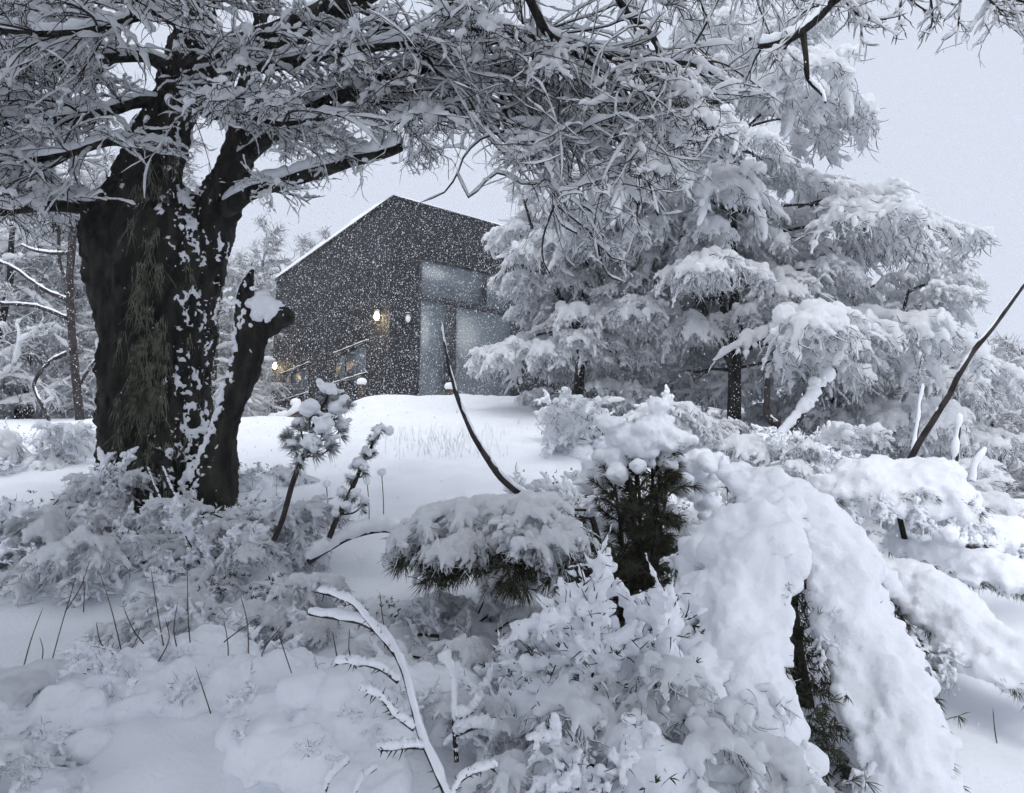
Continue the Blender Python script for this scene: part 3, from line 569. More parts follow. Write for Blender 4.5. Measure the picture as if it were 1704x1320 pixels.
for li, s in enumerate(LIMBS):
    n = 40; q = pl(s, n); c = q[:, :3] + np.stack([vn(q[:, :3] * 3.3, 70), vn(q[:, :3] * 3.3, 71), vn(q[:, :3] * 3.3, 72)], 1) * 0.02; r = q[:, 3] * (1 + .12 * vn(c * 14, 73))
    g = G(); tubes(g, c[None], r[None], 10); lm = gobj('limb', g, M['bark'], old, True, tb)
    g = G(); snowtubes(g, c[None], r[None], np.array([0.0]) + np.clip(r.mean() * 1.3, .026, .06), 10, rng, .16, 0, .85, .5); gobj('snow', g, M['snow'], lm, True, tb)
    Lm = np.linalg.norm(np.diff(c, axis=0), axis=1).sum(); LIMC.append((li, c, Lm))
    k = int(Lm * (5 if li in (0, 10, 11, 12) else 9 if li in (1, 8, 9, 16, 17, 18, 20) else 4)) + 2
    S, D, t, _ = spawn(c[None], k, 0.25, 1.0, .6, rng, .75, .3)
    SEC_S.append(S); SEC_D.append(D); SEC_L.append(rng.uniform(.40, 1.1, k) * (1.3 if li in (1, 8, 9, 16, 17, 18, 20) else 1.0 if li not in (0, 10, 11, 12) else .45))
S = np.concatenate(SEC_S); D = np.concatenate(SEC_D); Ls = np.concatenate(SEC_L)
D[:, 2] -= .12
B = grow(S, D, Ls, 10, .085, .07, rng); Rb = taper(10, np.full(len(S), .0085), np.full(len(S), .0038))
EX = [-400, 0, 130, 180, 330, 400, 480, 540, 565, 620, 680, 760, 810, 850, 900, 950, 1050, 1100, 1150, 1200, 1260, 1400, 1500, 1900]
EY = [400, 385, 375, 340, 420, 420, 385, 360, 290, 262, 235, 215, 235, 300, 380, 425, 435, 400, 300, 225, 165, 105, 60, 45]
def inside(C, slack=0):
    """which twigs stay within the crown's lower edge"""
    ok = np.ones(len(C), bool)
    for k in (C.shape[1] // 2, C.shape[1] - 1):
        q = C[:, k] - np.array([0, 0, EYE]); fw = q[:, 1] * math.cos(PHI) + q[:, 2] * math.sin(PHI); upc = -q[:, 1] * math.sin(PHI) + q[:, 2] * math.cos(PHI)
        ok &= (CY - F * upc / fw) < np.interp(CX + F * q[:, 0] / fw, EX, EY) + slack
    return ok
ok = inside(B); B, Rb, Ls = B[ok], Rb[ok], Ls[ok]
# loose drooping twigs that stand out against the sky
HANG = [[(842, 218), (800, 232), (772, 261), (761, 289), (740, 320), (698, 338)], [(761, 289), (782, 331), (800, 310), (825, 289), (846, 292), (878, 310), (909, 296)],
        [(905, 229), (913, 292), (923, 328), (937, 356), (966, 370), (990, 398), (1011, 426), (1050, 437)], [(923, 340), (905, 390), (903, 430), (918, 462)], [(990, 398), (1010, 455), (1040, 470)],
        [(940, 300), (962, 340), (985, 350), (1000, 380), (1005, 410)], [(1061, 338), (1062, 370), (1085, 410)], [(1100, 150), (1110, 190), (1130, 205), (1100, 215), (1050, 200)],
        [(1010, 150), (1045, 195), (1090, 205)], [(870, 40), (865, -10)], [(1195, 0), (1170, 50), (1140, 98)], [(1500, -30), (1498, 20), (1490, 75)], [(1545, -25), (1552, 30), (1540, 70)], [(1600, -20), (1595, 40), (1590, 78)], [(1440, -30), (1432, 30), (1438, 80)], [(1655, -20), (1645, 10), (1634, 28)],
        [(1400, -20), (1420, 20), (1470, 33), (1495, 15)]]
Hc = np.stack([rs([P(a, b, 4.75 if a < 1150 else 4.2) for a, b in h], 10) for h in HANG])
B = np.concatenate([B, Hc]); Rb = np.concatenate([Rb, taper(10, np.full(len(HANG), .0085), np.full(len(HANG), .005))]); Ls = np.r_[Ls, np.full(len(HANG), .30)]
S, D, t2, pi = spawn(B, 5, .12, 1, .6, rng, .6, .25); L3 = Ls[pi] * rng.uniform(.25, .65, len(t2))
D[:, 2] -= .06
C3 = grow(S, D, L3, 8, .11, .06, rng); R3 = taper(8, np.full(len(t2), .0044), np.full(len(t2), .0024)); ok = inside(C3, 12); C3, R3, L3 = C3[ok], R3[ok], L3[ok]
S, D, t3, pi = spawn(C3, 2, .2, 1, .75, rng, .7, .3); C4 = grow(S, D, L3[pi] * rng.uniform(.25, .6, len(t3)) + .03, 5, .14, .05, rng); R4 = taper(5, np.full(len(t3), .0030), np.full(len(t3), .0018))
g = G(); tubes(g, B, Rb, 5); tubes(g, C3, R3, 3); tubes(g, C4, R4, 3); cr = gobj('crown', g, M['twig'], old, True, tb)
g = G(); snowtubes(g, B, Rb, .0130 * rng.uniform(.4, 1.6, len(B)), 6, rng, .35, .16, .9)
h3 = rng.random(len(C3)) < .85; snowtubes(g, C3[h3], R3[h3], .0098 * rng.uniform(.5, 1.7, h3.sum()), 5, rng, .35, .10, .9)
h4 = rng.random(len(C4)) < .65; snowtubes(g, C4[h4], R4[h4], .0070 * rng.uniform(.5, 1.5, h4.sum()), 4, rng, .4, .14, .9)
# webs of snow caught where twigs cross
cl = np.concatenate([B[:, 2:].reshape(-1, 3), C3[:, 2:6].reshape(-1, 3)]); cl = cl[rng.random(len(cl)) < .055]; n0 = g.n
gb = G(); blobs(gb, cl + np.array([0, 0, .015]), rng.uniform(.012, .028, len(cl)), .6); Vb, _, Tb = gb.arr(); Vb = Vb + np.stack([fbm(Vb * 26, 2, 80 + k) for k in range(3)], 1) * np.array([.012, .012, .007]); g.add(Vb, None, Tb)
gobj('snow', g, M['snow_far'], cr, True, tb)
# flat sprays of twigs under sheets of snow, set along the limbs
def make_spray(seed, L=1.25):
    rng = np.random.default_rng(seed); w1 = G(); sn = G(); tw = G()
    A = grow(np.zeros((1, 3)), np.array([[1, 0, .06]]), np.array([L]), 15, .075, .018, rng); Ra = np.linspace(.012, .004, 15)[None]; tubes(w1, A, Ra, 5)
    S, D, t, _ = spawn(A, 12, .08, .98, .62, rng, .16, .2); L2 = (.52 * L * (1 - t) ** .7 + .14) * rng.uniform(.6, 1.25, len(t))
    B_ = grow(S, D, L2, 10, .10, .02, rng); Rb_ = taper(10, np.full(len(t), .0070), np.full(len(t), .0032)); tubes(w1, B_, Rb_, 4)
    S, D, t2, pi = spawn(B_, 6, .12, 1, .62, rng, .35, .25); L3_ = L2[pi] * .42 * rng.uniform(.5, 1.3, len(t2)) + .04
    C_ = grow(S, D, L3_, 7, .13, .03, rng); Rc_ = taper(7, np.full(len(t2), .0048), np.full(len(t2), .0024)); tubes(w1, C_, Rc_, 3)
    S, D, t3, pi = spawn(C_, 2, .15, 1, .7, rng, .9, .3); E = grow(S, D, rng.uniform(.05, .20, len(t3)), 5, .18, .03, rng); tubes(tw, E, taper(5, np.full(len(t3), .0034), np.full(len(t3), .0018)), 3)
    snowtubes(sn, A, Ra, .030, 7, rng, .3, 0, .95, .6); h = rng.random(len(B_)) < .92; snowtubes(sn, B_[h], Rb_[h], .026 * rng.uniform(.4, 1.5, h.sum()), 7, rng, .35, 0, .95, .4)
    h = rng.random(len(C_)) < .75; snowtubes(sn, C_[h], Rc_[h], .0155 * rng.uniform(.4, 1.7, h.sum()), 6, rng, .4, 0, .95, .4)
    pc = B_[:, 1:8].reshape(-1, 3); pc = pc[rng.random(len(pc)) < .30]; rr = rng.uniform(.02, .062, len(pc)); blobs(sn, pc + np.array([0, 0, .45])[None] * rr[:, None], rr, .42)
    V, Q, Tr, _ = fuse(sn, .0125, ((.006, 14), (.004, 40)), seed); v1 = w1.arr(); v2 = tw.arr()
    return mesh_of('branch', v1[0], v1[1], None, M['twig']), mesh_of('twigs', v2[0], v2[1], None, M['twig']), mesh_of('snow', V, Q, Tr, M['snow_far'])
CV = [make_spray(s_) for s_ in (901, 902, 903, 904, 905)]
rng = np.random.default_rng(222)
for li, c, Lm in LIMC:
    if li in (10, 12): continue
    center = li in (1, 8, 9, 16, 17, 18, 20)
    k = int(Lm * (1.7 if center else 2.6 if li in (0, 3, 11, 13) else 4.6)) + 1
    for j in range(k):
        f = .18 + .82 * (j + rng.random()) / k; a = min(int(f * 39), 38); Tn = nrm(c[a + 1] - c[a]); sd = nrm(np.cross(Tn, Zv)) * (1 if j % 2 else -1); D = Tn * rng.uniform(.2, 1.0) + sd * rng.uniform(.5, 1.1)
        az = math.atan2(D[1], D[0]); pt = rng.normal(-.55, .3) if center and c[a][0] > -.5 else rng.normal(-.08, .16); sc = rng.uniform(.45, .85) * (.7 if li in (0, 11, 12) else 1)
        e = c[a] + np.array([math.cos(az) * math.cos(pt), math.sin(az) * math.cos(pt), math.sin(pt)]) * 1.2 * sc
        if not inside(np.stack([c[a], (c[a] + e) / 2, e])[None], -8)[0] or e[1] < 3.2: continue
        o = obj('branch', CV[int(rng.integers(0, 5))][0], old); b_ = CV[[m_[0].name for m_ in CV].index(o.data.name)]
        o.location = c[a] - tb; o.rotation_euler = Euler((rng.normal(0, .25), -pt, az), 'XYZ'); o.scale = (sc, sc, sc); tag(obj('twigs', b_[1], o), None, None, None, 'stuff'); obj('snow', b_[2], o)
# boughs added out of view over and behind the camera to shade the foreground
rng = np.random.default_rng(123)
for i in range(105):
    y = rng.uniform(-3.5, 4.2) if i < 60 else rng.uniform(-1.2, 2.6); x = rng.uniform(-3.6, .5 if y < 1.2 else -1.4) if i < 60 else rng.uniform(-3.0, -.1); az = rng.uniform(0, 6.28); sc = rng.uniform(.7, 1.15)
    if i % 8 == 0: x, y = rng.uniform(.2, 1.9), rng.uniform(-1.8, 1.0)
    yt = max(y, y + 1.75 * sc * math.sin(az), 0); z = max(3.4, EYE + .84 * yt + .95 * sc + .15) + rng.uniform(0, 1.2)
    put_bough(old, i, np.array([x, y, z]) - tb, az, rng.normal(.05, .1), rng.normal(0, .15), sc)
print('old tree', round(time.time() - T0, 1), len(B), len(C3), len(C4))

# ------------------------------------------------------------------ undergrowth
def needles(g, C, D, n, L, rng, wdt=.0022, spread=.9):
    """tufts of n needles at points C pointing along D"""
    C = np.repeat(C, n, 0); D = np.repeat(nrm(D), n, 0); d = nrm(D + rng.normal(0, spread, D.shape) * .6); Ln = (L * rng.uniform(.6, 1.15, len(C)))[:, None]
    sd = nrm(np.cross(d, rng.normal(0, 1, d.shape))) * wdt; mid = C + d * Ln * .55 + np.array([0, 0, -.04]) * Ln; tip = C + d * Ln + np.array([0, 0, -.18]) * Ln
    V = np.stack([C - sd * .6, C + sd * .6, mid + sd, mid - sd, tip], 1); b = np.arange(len(C))[:, None] * 5
    g.add(V.reshape(-1, 3), np.concatenate([b + np.array([[0, 1, 2, 3]])]), np.concatenate([b + np.array([[3, 2, 4]])]))
def make_shoot(seed, kind):
    """a side shoot of a bush, one metre long along +X, coated with snow: 0 spreading twiggy, 1 upright pointed, 2 drooping"""
    rng = np.random.default_rng(seed); w1 = G(); sn = G(); f2 = G()
    gr = (.03, .0, .09)[kind]
    A = grow(np.zeros((1, 3)), np.array([[1.0, 0, .1]]), np.array([1.0]), 12, .07, gr, rng); Ra = np.linspace(.014, .005, 12)[None]; tubes(w1, A, Ra, 5)
    S, D, t, _ = spawn(A, 15, .12, 1, (.8, .5, .8)[kind], rng, .6, .25); L2 = (.42, .34, .40)[kind] * (1.1 - .6 * t) * rng.uniform(.5, 1.25, len(t))
    B = grow(S, D, L2, 8, .12, gr, rng); Rb = taper(8, np.full(len(t), .006), np.full(len(t), .003)); tubes(w1, B, Rb, 4)
    S, D, t2, pi = spawn(B, 6, .15, 1, .65, rng, .8, .3); L3 = .11 * rng.uniform(.5, 1.5, len(t2)); C3 = grow(S, D, L3, 5, .15, gr, rng); Rc = taper(5, np.full(len(t2), .004), np.full(len(t2), .002)); tubes(w1, C3, Rc, 3)
    snowtubes(sn, A, Ra, .030, 7, rng, .3, 0, .6, .7); h = rng.random(len(B)) < .9; snowtubes(sn, B[h], Rb[h], .030 * rng.uniform(.5, 1.4, h.sum()), 7, rng, .35, 0, .6, .5)
    h = rng.random(len(C3)) < .75; snowtubes(sn, C3[h], Rc[h], .021 * rng.uniform(.5, 1.5, h.sum()), 6, rng, .35, 0, .6, .5)
    pc = B[:, 2:].reshape(-1, 3); pc = pc[rng.random(len(pc)) < .22]; blobs(sn, pc + np.array([0, 0, .02]), rng.uniform(.018, .052, len(pc)), .7)
    V, Q, Tr, _ = fuse(sn, .0125, ((.010, 12), (.007, 34)), seed); v1 = w1.arr()
    # bare dead stalks and curled leaves poking out of the snow
    S, D, t3, pi = spawn(B, 1, .3, 1, .5, rng, 1.0, .3); D[:, 2] += .3; E = grow(S, D, rng.uniform(.05, .2, len(t3)), 5, .12, 0, rng); tubes(f2, E, taper(5, np.full(len(t3), .003), np.full(len(t3), .0015)), 3)
    v2 = f2.arr()
    return mesh_of('branch', v1[0], v1[1], None, M['twig']), mesh_of('stalks', v2[0], v2[1], None, M['dry']), mesh_of('snow', V, Q, Tr, M['snow'])
SV = [make_shoot(s_, k_) for s_, k_ in ((801, 0), (802, 0), (803, 1), (804, 1), (805, 2), (806, 2))]
def put_shoot(par, k, loc, az, pitch, roll, sc):
    b = SV[k]; o = obj('branch', b[0], par); o.location = loc; o.rotation_euler = Euler((roll, -pitch, az), 'XYZ'); o.scale = (sc, sc, sc)
    tag(obj('stalks', b[1], o), None, None, None, 'stuff'); obj('snow', b[2], o)
def shrub(name, label, cat, base, H, W, n, seed, kinds=(0, 1, 2), pitch=(.2, 1.2), core=.55, lean=0.0, group=None, needle=0, corez=.3, voxel=.014, plates=True):
    """bush of snow-coated shoots round a cushion of settled snow; H height, W half width"""
    rng = np.random.default_rng(seed); base = np.asarray(base, float); t = thing(name, label, cat, base, group)
    for i in range(n):
        az = i * 2.39996 + rng.normal(0, .3); pt = rng.uniform(*pitch); r0 = W * .55 * math.sqrt(rng.random())
        L = 1 / math.sqrt((math.cos(pt) / max(W * .75, .05)) ** 2 + (math.sin(pt) / H) ** 2) * rng.uniform(.75, 1.12)
        pp = np.array([math.cos(az) * r0, math.sin(az) * r0, 0]); zz = gz(base[0] + pp[0], base[1] + pp[1]) - base[2] - .02
        k = kinds[int(rng.integers(0, len(kinds)))] * 2 + int(rng.integers(0, 2))
        if plates and i % 3 == 0: put_bough(t, int(rng.integers(0, 4)), pp + np.array([0, 0, zz + H * rng.uniform(.15, .6)]), az + rng.normal(0, .5), rng.uniform(-.1, .55), rng.normal(0, .25), max(.16, W * rng.uniform(.42, .75)))
        else: put_shoot(t, k, pp + np.array([0, 0, zz]), az + rng.normal(0, .4) + lean, pt, rng.normal(0, .5), max(.16, L * 1.1))
    if core:
        m = 90; a = rng.uniform(0, 6.283, m); r = np.sqrt(rng.random(m)); pp = np.stack([np.cos(a) * r * W * .8, np.sin(a) * r * W * .8], 1)
        z = ground(base[0] + pp[:, 0], base[1] + pp[:, 1]) - base[2] + H * corez * (1 - r ** 2) * rng.uniform(.2, 1, m); g = G(); blobs(g, np.c_[pp, z], W * core * .35 * rng.uniform(.4, 1.0, m), .7)
        V, Q, Tr, _ = fuse(g, voxel, ((.028, 6), (.020, 15), (.008, 42)), seed); obj('snow', mesh_of('snow', V, Q, Tr, M['snow']), t)
    if needle:
        g = G(); m = needle; a = rng.uniform(0, 6.283, m); r = np.sqrt(rng.random(m)) * W * .8; C = np.stack([np.cos(a) * r, np.sin(a) * r, H * rng.uniform(.1, .8, m)], 1); needles(g, C, C + rng.normal(0, .1, C.shape), 7, .03, rng); tag(gobj('leaves', g, M['needle'], t, False), None, None, None, 'stuff')
    return t
def bough_mound(t, curve, seed, flat=.62, voxel=.016, tuft=True, dens=1.0, fans=14):
    """a thick rounded load of snow along a bent conifer bough; curve = world xyz + half width"""
    rng = np.random.default_rng(seed); q = rs(curve, 46); org = np.array(t.location); c = q[:, :3] - org; r = q[:, 3]
    Tn = nrm(np.gradient(c, axis=0)); side = nrm(np.cross(Tn, np.array([0, 0, 1.0])))
    g = G(); m = int(150 * dens); i = rng.integers(0, 46, m); lat = rng.uniform(-1, 1, m); rad = r[i] * rng.uniform(.32, .55, m) * (1 - .25 * np.abs(lat))
    C = c[i] + side[i] * (lat * (r[i] - rad * .8))[:, None]; C[:, 2] += flat * r[i] * (.35 - .55 * lat ** 2); blobs(g, C, rad, .85)
    core = c.copy(); core[:, 2] += r * .05; tubes(g, core[None], (r * .52 * np.r_[.4, np.ones(44), .4])[None], 12)
    # fingers of snow hanging off both edges
    m2 = int(120 * dens); i = rng.integers(2, 46, m2); sg = rng.choice([-1, 1], m2); C = c[i] + side[i] * (sg * r[i] * rng.uniform(.8, 1.08, m2))[:, None] + Tn[i] * rng.uniform(0, .05, m2)[:, None]; C[:, 2] -= flat * r[i] * rng.uniform(.1, .7, m2)
    blobs(g, C, rng.uniform(.018, .042, m2), .9)
    V, Q, Tr, _ = fuse(g, voxel, ((.030, 5), (.017, 14), (.008, 40)), seed)
    for j in range(int(fans * dens)):
        a = rng.integers(3, 46); sg = rng.choice([-1, 1]); dd = side[a] * sg + Tn[a] * rng.uniform(.1, .9); pt = c[a] + side[a] * sg * r[a] * .45 - np.array([0, 0, r[a] * .12])
        put_shoot(t, 4 + int(rng.integers(0, 2)), pt, math.atan2(dd[1], dd[0]), rng.uniform(-.7, -.15), rng.normal(0, .3), r[a] * rng.uniform(1.0, 1.7))
    g2 = G(); cw = c.copy(); cw[:, 2] -= r * .30; tubes(g2, cw[None], (np.linspace(.020, .007, 46))[None], 7); br = gobj('branch', g2, M['twig'], t)
    if tuft:
        g3 = G(); m3 = int(200 * dens); i = rng.integers(0, 46, m3); lat = np.sign(rng.uniform(-1, 1, m3)) * rng.random(m3) ** .6; C = cw[i] + side[i] * (lat * r[i] * .98)[:, None]; C[:, 2] += r[i] * .1 * rng.uniform(-1, 1, m3)
        D = side[i] * lat[:, None] + Tn[i] * .6; D[:, 2] -= .35; needles(g3, C, D, 14, .055, rng, .0016); tag(gobj('needles', g3, M['needle'], br, False), None, None, None, 'stuff')
        g4 = G(); k = rng.random(m3) < .35; e = np.stack([cw[i[k]], C[k] + np.array([0, 0, .0])], 1); tubes(g4, e, np.array([[.005, .003]]), 4); tag(gobj('twigs', g4, M['twig'], br), None, None, None, 'stuff')
    obj('snow', mesh_of('snow', V, Q, Tr, M['snow']), br)
def bm_(pts): return [np.r_[P(a, b, Y), pxr(w_, Y)] for a, b, Y, w_ in pts]
# F1: the bowed young conifer at the right
b1c = on(1330, 3.2); con = thing('bowed_conifer', 'young conifer bowed to the ground under long thick cushions of snow', 'conifer', b1c)
bough_mound(con, bm_([(1295, 850, 3.1, 46), (1245, 890, 2.95, 84), (1215, 985, 2.8, 82), (1222, 1105, 2.6, 84), (1248, 1230, 2.45, 84), (1275, 1370, 2.35, 78)]), 201, dens=1.4, fans=3)
bough_mound(con, bm_([(1310, 855, 3.25, 36), (1372, 905, 3.05, 58), (1425, 1015, 2.9, 66), (1470, 1135, 2.75, 66), (1512, 1250, 2.6, 70), (1552, 1380, 2.5, 62)]), 202, dens=1.4, fans=3)
rng = np.random.default_rng(77); g = G()
for (a0, b0, Y0, a1, b1, Y1, w_, m_) in ((1325, 930, 3.1, 1400, 1330, 2.6, 34, 420), (1465, 960, 3.5, 1530, 1150, 3.1, 40, 300), (1150, 1120, 2.75, 1180, 1330, 2.5, 44, 260), (1440, 1000, 3.2, 1560, 1330, 2.8, 26, 200)):
    f = rng.random(m_); C = P(a0, b0, Y0)[None] * (1 - f)[:, None] + P(a1, b1, Y1)[None] * f[:, None] + rng.normal(0, 1, (m_, 3)) * np.array([pxr(w_, 2.7) * .6, .09, .07]) - np.array([0, 0, .10]); D = rng.normal(0, .5, (m_, 3)) + np.array([.2, -.3, -.6]); C[:, 1] += .05; needles(g, C - b1c, D, 12, .05, rng, .0017)
tag(gobj('needles', g, M['needle'], con, False), None, None, None, 'stuff')
bough_mound(con, bm_([(1225, 790, 3.45, 50), (1275, 812, 3.35, 64), (1345, 865, 3.2, 70), (1410, 915, 3.1, 62), (1450, 965, 3.0, 36)]), 203, fans=3)
bough_mound(con, bm_([(1180, 1090, 2.6, 36), (1145, 1150, 2.45, 46), (1180, 1220, 2.35, 44), (1215, 1300, 2.25, 36)]), 204, dens=.7, fans=3)
rg = np.random.default_rng(3); g = G(); tubes(g, np.array([rs([b1c - np.array([0, 0, .2]), P(1320, 1050, 3.15), P(1310, 860, 3.2)], 12)]) - b1c, np.linspace(.045, .02, 12)[None], 8); gobj('trunk', g, M['bark'], con)
b2c = on(1560, 4.1); con2 = thing('bowed_conifer', 'bowed conifer with round snow cushion on top and boughs sweeping over snowfield', 'conifer', b2c)
bough_mound(con2, bm_([(1365, 825, 3.9, 40), (1430, 812, 3.85, 58), (1500, 808, 3.8, 60), (1570, 812, 3.75, 62), (1618, 838, 3.7, 44)]), 211, flat=1.1, dens=1.3, fans=5)
bough_mound(con2, bm_([(1470, 940, 3.6, 30), (1520, 975, 3.5, 60), (1590, 1030, 3.35, 66), (1660, 1080, 3.2, 66), (1740, 1150, 3.1, 60)]), 212, fans=3)
bough_mound(con2, bm_([(1480, 900, 4.0, 30), (1560, 930, 3.9, 46), (1640, 950, 3.8, 56), (1740, 975, 3.7, 56)]), 213, fans=3)
bough_mound(con2, bm_([(1570, 900, 4.3, 40), (1650, 890, 4.4, 44), (1760, 900, 4.5, 50)]), 214, fans=3)
g = G(); tubes(g, np.array([rs([b2c - np.array([0, 0, .2]), P(1520, 950, 3.95), P(1490, 830, 3.85)], 12)]) - b2c, np.linspace(.03, .012, 12)[None], 8); gobj('trunk', g, M['bark'], con2)
print('boughs fg', round(time.time() - T0, 1))
# F2: dark needled bush in the middle with snow cap
def conifer_bush(label, base, top_px, Yc, seed, nodes, cap, tuftn=26):
    t = thing('dark_conifer', label, 'conifer', base); rng = np.random.default_rng(seed)
    A = np.stack([rs([base - np.array([0, 0, .15]), P(a, b, Y)], 10) for a, b, Y in nodes]) - base
    A = A + np.cumsum(rng.normal(0, .008, A.shape), 1); g = G(); tubes(g, A, taper(10, np.full(len(A), .02), np.full(len(A), .006)), 6)
    S, D, t2, pi = spawn(A, 20, .12, 1, .8, rng, radial=True); D[:, 2] -= .1; B = grow(S, D, rng.uniform(.07, .19, len(t2)), 6, .12, .06, rng); tubes(g, B, taper(6, np.full(len(t2), .006), np.full(len(t2), .003)), 4); gobj('stems', g, M['twig'], t)
    g = G(); needles(g, B[:, 1:].reshape(-1, 3), nrm(np.gradient(B, axis=1))[:, 1:].reshape(-1, 3) + np.array([0, 0, -.25]), tuftn, .068, rng, .0020); tag(gobj('needles', g, M['needle'], t, False), None, None, None, 'stuff')
    g = G(); C = np.array([P(a, b, Y) for a, b, Y, r in cap]) - base; R = np.array([pxr(r, Y) for a, b, Y, r in cap])
    k = 9; CC = np.repeat(C, k, 0) + rng.normal(0, .55, (len(C) * k, 3)) * np.repeat(R, k)[:, None]; blobs(g, np.r_[C, CC], np.r_[R * .8, np.repeat(R, k) * rng.uniform(.3, .6, len(CC))], .75)
    V, Q, Tr, _ = fuse(g, .013, ((.016, 8), (.010, 22), (.005, 50)), seed); obj('snow', mesh_of('snow', V, Q, Tr, M['snow']), t); return t
bD = on(1065, 4.2); conifer_bush('dark green needled bush capped with snow in the middle of the undergrowth', bD, None, 4.1, 301,
    [(1030, 790, 4.05), (1065, 760, 4.1), (1105, 770, 4.1), (1045, 850, 3.9), (1090, 860, 3.9), (1120, 830, 4.0), (1020, 900, 3.9), (1075, 930, 3.8), (985, 920, 3.9), (1050, 735, 4.1), (1090, 735, 4.12), (1110, 765, 4.12)],
    [(1040, 728, 4.05, 40), (1085, 715, 4.05, 44), (1120, 735, 4.08, 38), (1010, 770, 4.15, 34), (1150, 770, 4.2, 34), (1175, 800, 4.25, 30), (1135, 810, 4.2, 26), (1195, 770, 4.35, 24), (1180, 840, 4.3, 22), (1065, 745, 4.0, 30), (985, 800, 4.2, 30)])
# F2b: shrub behind it on the left
shrub('snowy_shrub', 'snow plastered shrub between the arched stick and the dark needled bush', 'shrub', on(935, 5.0), .72, .36, 22, 311, (0, 1), (.5, 1.4), .7, 0, None, 60)
# F3: snow-laden low conifer left of the dark bush
b3 = on(860, 3.9); c3 = thing('low_conifer', 'low spreading conifer with clumped snow, dark needles showing beneath the load', 'conifer', b3); rng = np.random.default_rng(320)
g3 = G()
for i, (a, b, Y, az, sc) in enumerate(((1010, 850, 3.85, 3.2, .50), (1000, 855, 3.75, 3.6, .46), (960, 850, 3.8, 3.9, .44), (930, 855, 3.7, 4.3, .40), (900, 850, 3.75, 3.5, .46), (870, 860, 3.65, 4.2, .38), (840, 850, 3.75, 3.3, .42), (985, 870, 3.6, 4.4, .40), (800, 860, 3.7, 3.9, .34), (950, 880, 3.55, 4.0, .36), (900, 885, 3.5, 4.6, .33), (840, 885, 3.5, 3.9, .32), (1000, 835, 3.95, 2.9, .46), (920, 835, 3.95, 3.0, .44))):
    p = P(a, b, Y); sc *= .74; p = P(a - 25, b + 14, Y); put_bough(c3, i + 1, p - b3, az + rng.normal(0, .15), rng.uniform(-.15, .15), rng.normal(0, .2), sc)
    m = 60; f = rng.random(m); lat = rng.uniform(-.5, .5, m) * (1 - f * .5); d1 = np.array([math.cos(az), math.sin(az), 0]); d2 = np.array([-d1[1], d1[0], 0])
    C = p - b3 + d1 * (f * 1.5 * sc)[:, None] + d2 * (lat * 1.1 * sc)[:, None] + np.array([0, 0, -.05]) - Zv * (f ** 2 * .55 * sc)[:, None]; needles(g3, C, d1 * .6 + d2 * lat[:, None] * 2 + np.array([0, 0, -.5]), 12, .09, rng, .002)
tag(gobj('needles', g3, M['needle'], c3, False), None, None, None, 'stuff')
g = G(); tubes(g, np.array([rs([on(1000, 3.9) - Zv * .2, P(1000, 930, 3.85), P(985, 860, 3.85)], 10) - b3]), np.linspace(.03, .015, 10)[None], 7); gobj('trunk', g, M['bark'], c3)
shrub('snowy_shrub', 'low snow plastered shrub under the drooping needles of the low conifer', 'shrub', on(790, 3.45), .26, .5, 26, 331, (0, 2), (.1, .9), .5)
# F4: front bush of snow-coated leafy shoots
shrub('front_shrub', 'bushy shrub of thin upright shoots thickly coated with snow at centre', 'shrub', on(1015, 2.6), .62, .42, 44, 341, (1, 1, 0), (.5, 1.45), .8, 0, None, 60, .7)
shrub('front_shrub', 'rounded shrub buried in snow below the upright coated shoots', 'shrub', on(1060, 2.15), .42, .34, 40, 342, (0, 1, 2), (.3, 1.3), .95, 0, None, 30, .75)
shrub('front_shrub', 'dark gapped shrub with snow lumps beside the bent snowy branch', 'shrub', on(905, 2.6), .40, .30, 30, 343, (0, 1), (.3, 1.35), .5, 0, None, 60)
# F5: bent bramble branch
def snowy_stick(name, label, cat, curves, seed, snow, sides=9, wood='twig', group=None, thorns=0, wrap=False):
    """curves: list of [(px,py,Y,r_px)...]; first is the main stem"""
    rng = np.random.default_rng(seed); c0 = pl(curves[0], 2)[0, :3]; t = thing(name, label, cat, c0, group)
    g = G(); gs = G()
    for k, cv in enumerate(curves):
        q = pl(cv, 34); c = q[:, :3] - c0; c = c + np.stack([vn(c * 9 + 5, seed + j) for j in range(3)], 1) * .006
        tubes(g, c[None], q[None, :, 3], 7); 
        if wrap: rr_ = snow * (1 + .45 * vn(c * 22, seed + 7)); rr_[-1] *= .5; tubes(gs, (c + np.array([-.35 * snow, -.25 * snow, .2 * snow]))[None], rr_[None], sides)
        else: snowtubes(gs, c[None], q[None, :, 3], np.array([snow * (1 if k == 0 else .8)]), sides, rng, .14, 0, .7, .6)
        if thorns:
            S, D, _, _ = spawn(c[None], thorns, .05, .98, 1.2, rng, radial=True); E = grow(S, D, rng.uniform(.012, .03, len(S)), 3, .05, 0, rng); tubes(g, E, taper(3, np.full(len(S), .0022), np.full(len(S), .001)), 3)
    gobj('stem', g, M[wood], t); V, Q, _ = gs.arr()
    V = V + (fbm(V * 26, 2, seed)[:, None]) * np.array([.2, .2, 1]) * snow * .25
    obj('snow', mesh_of('snow', V, Q, None, M['snow']), t); return t
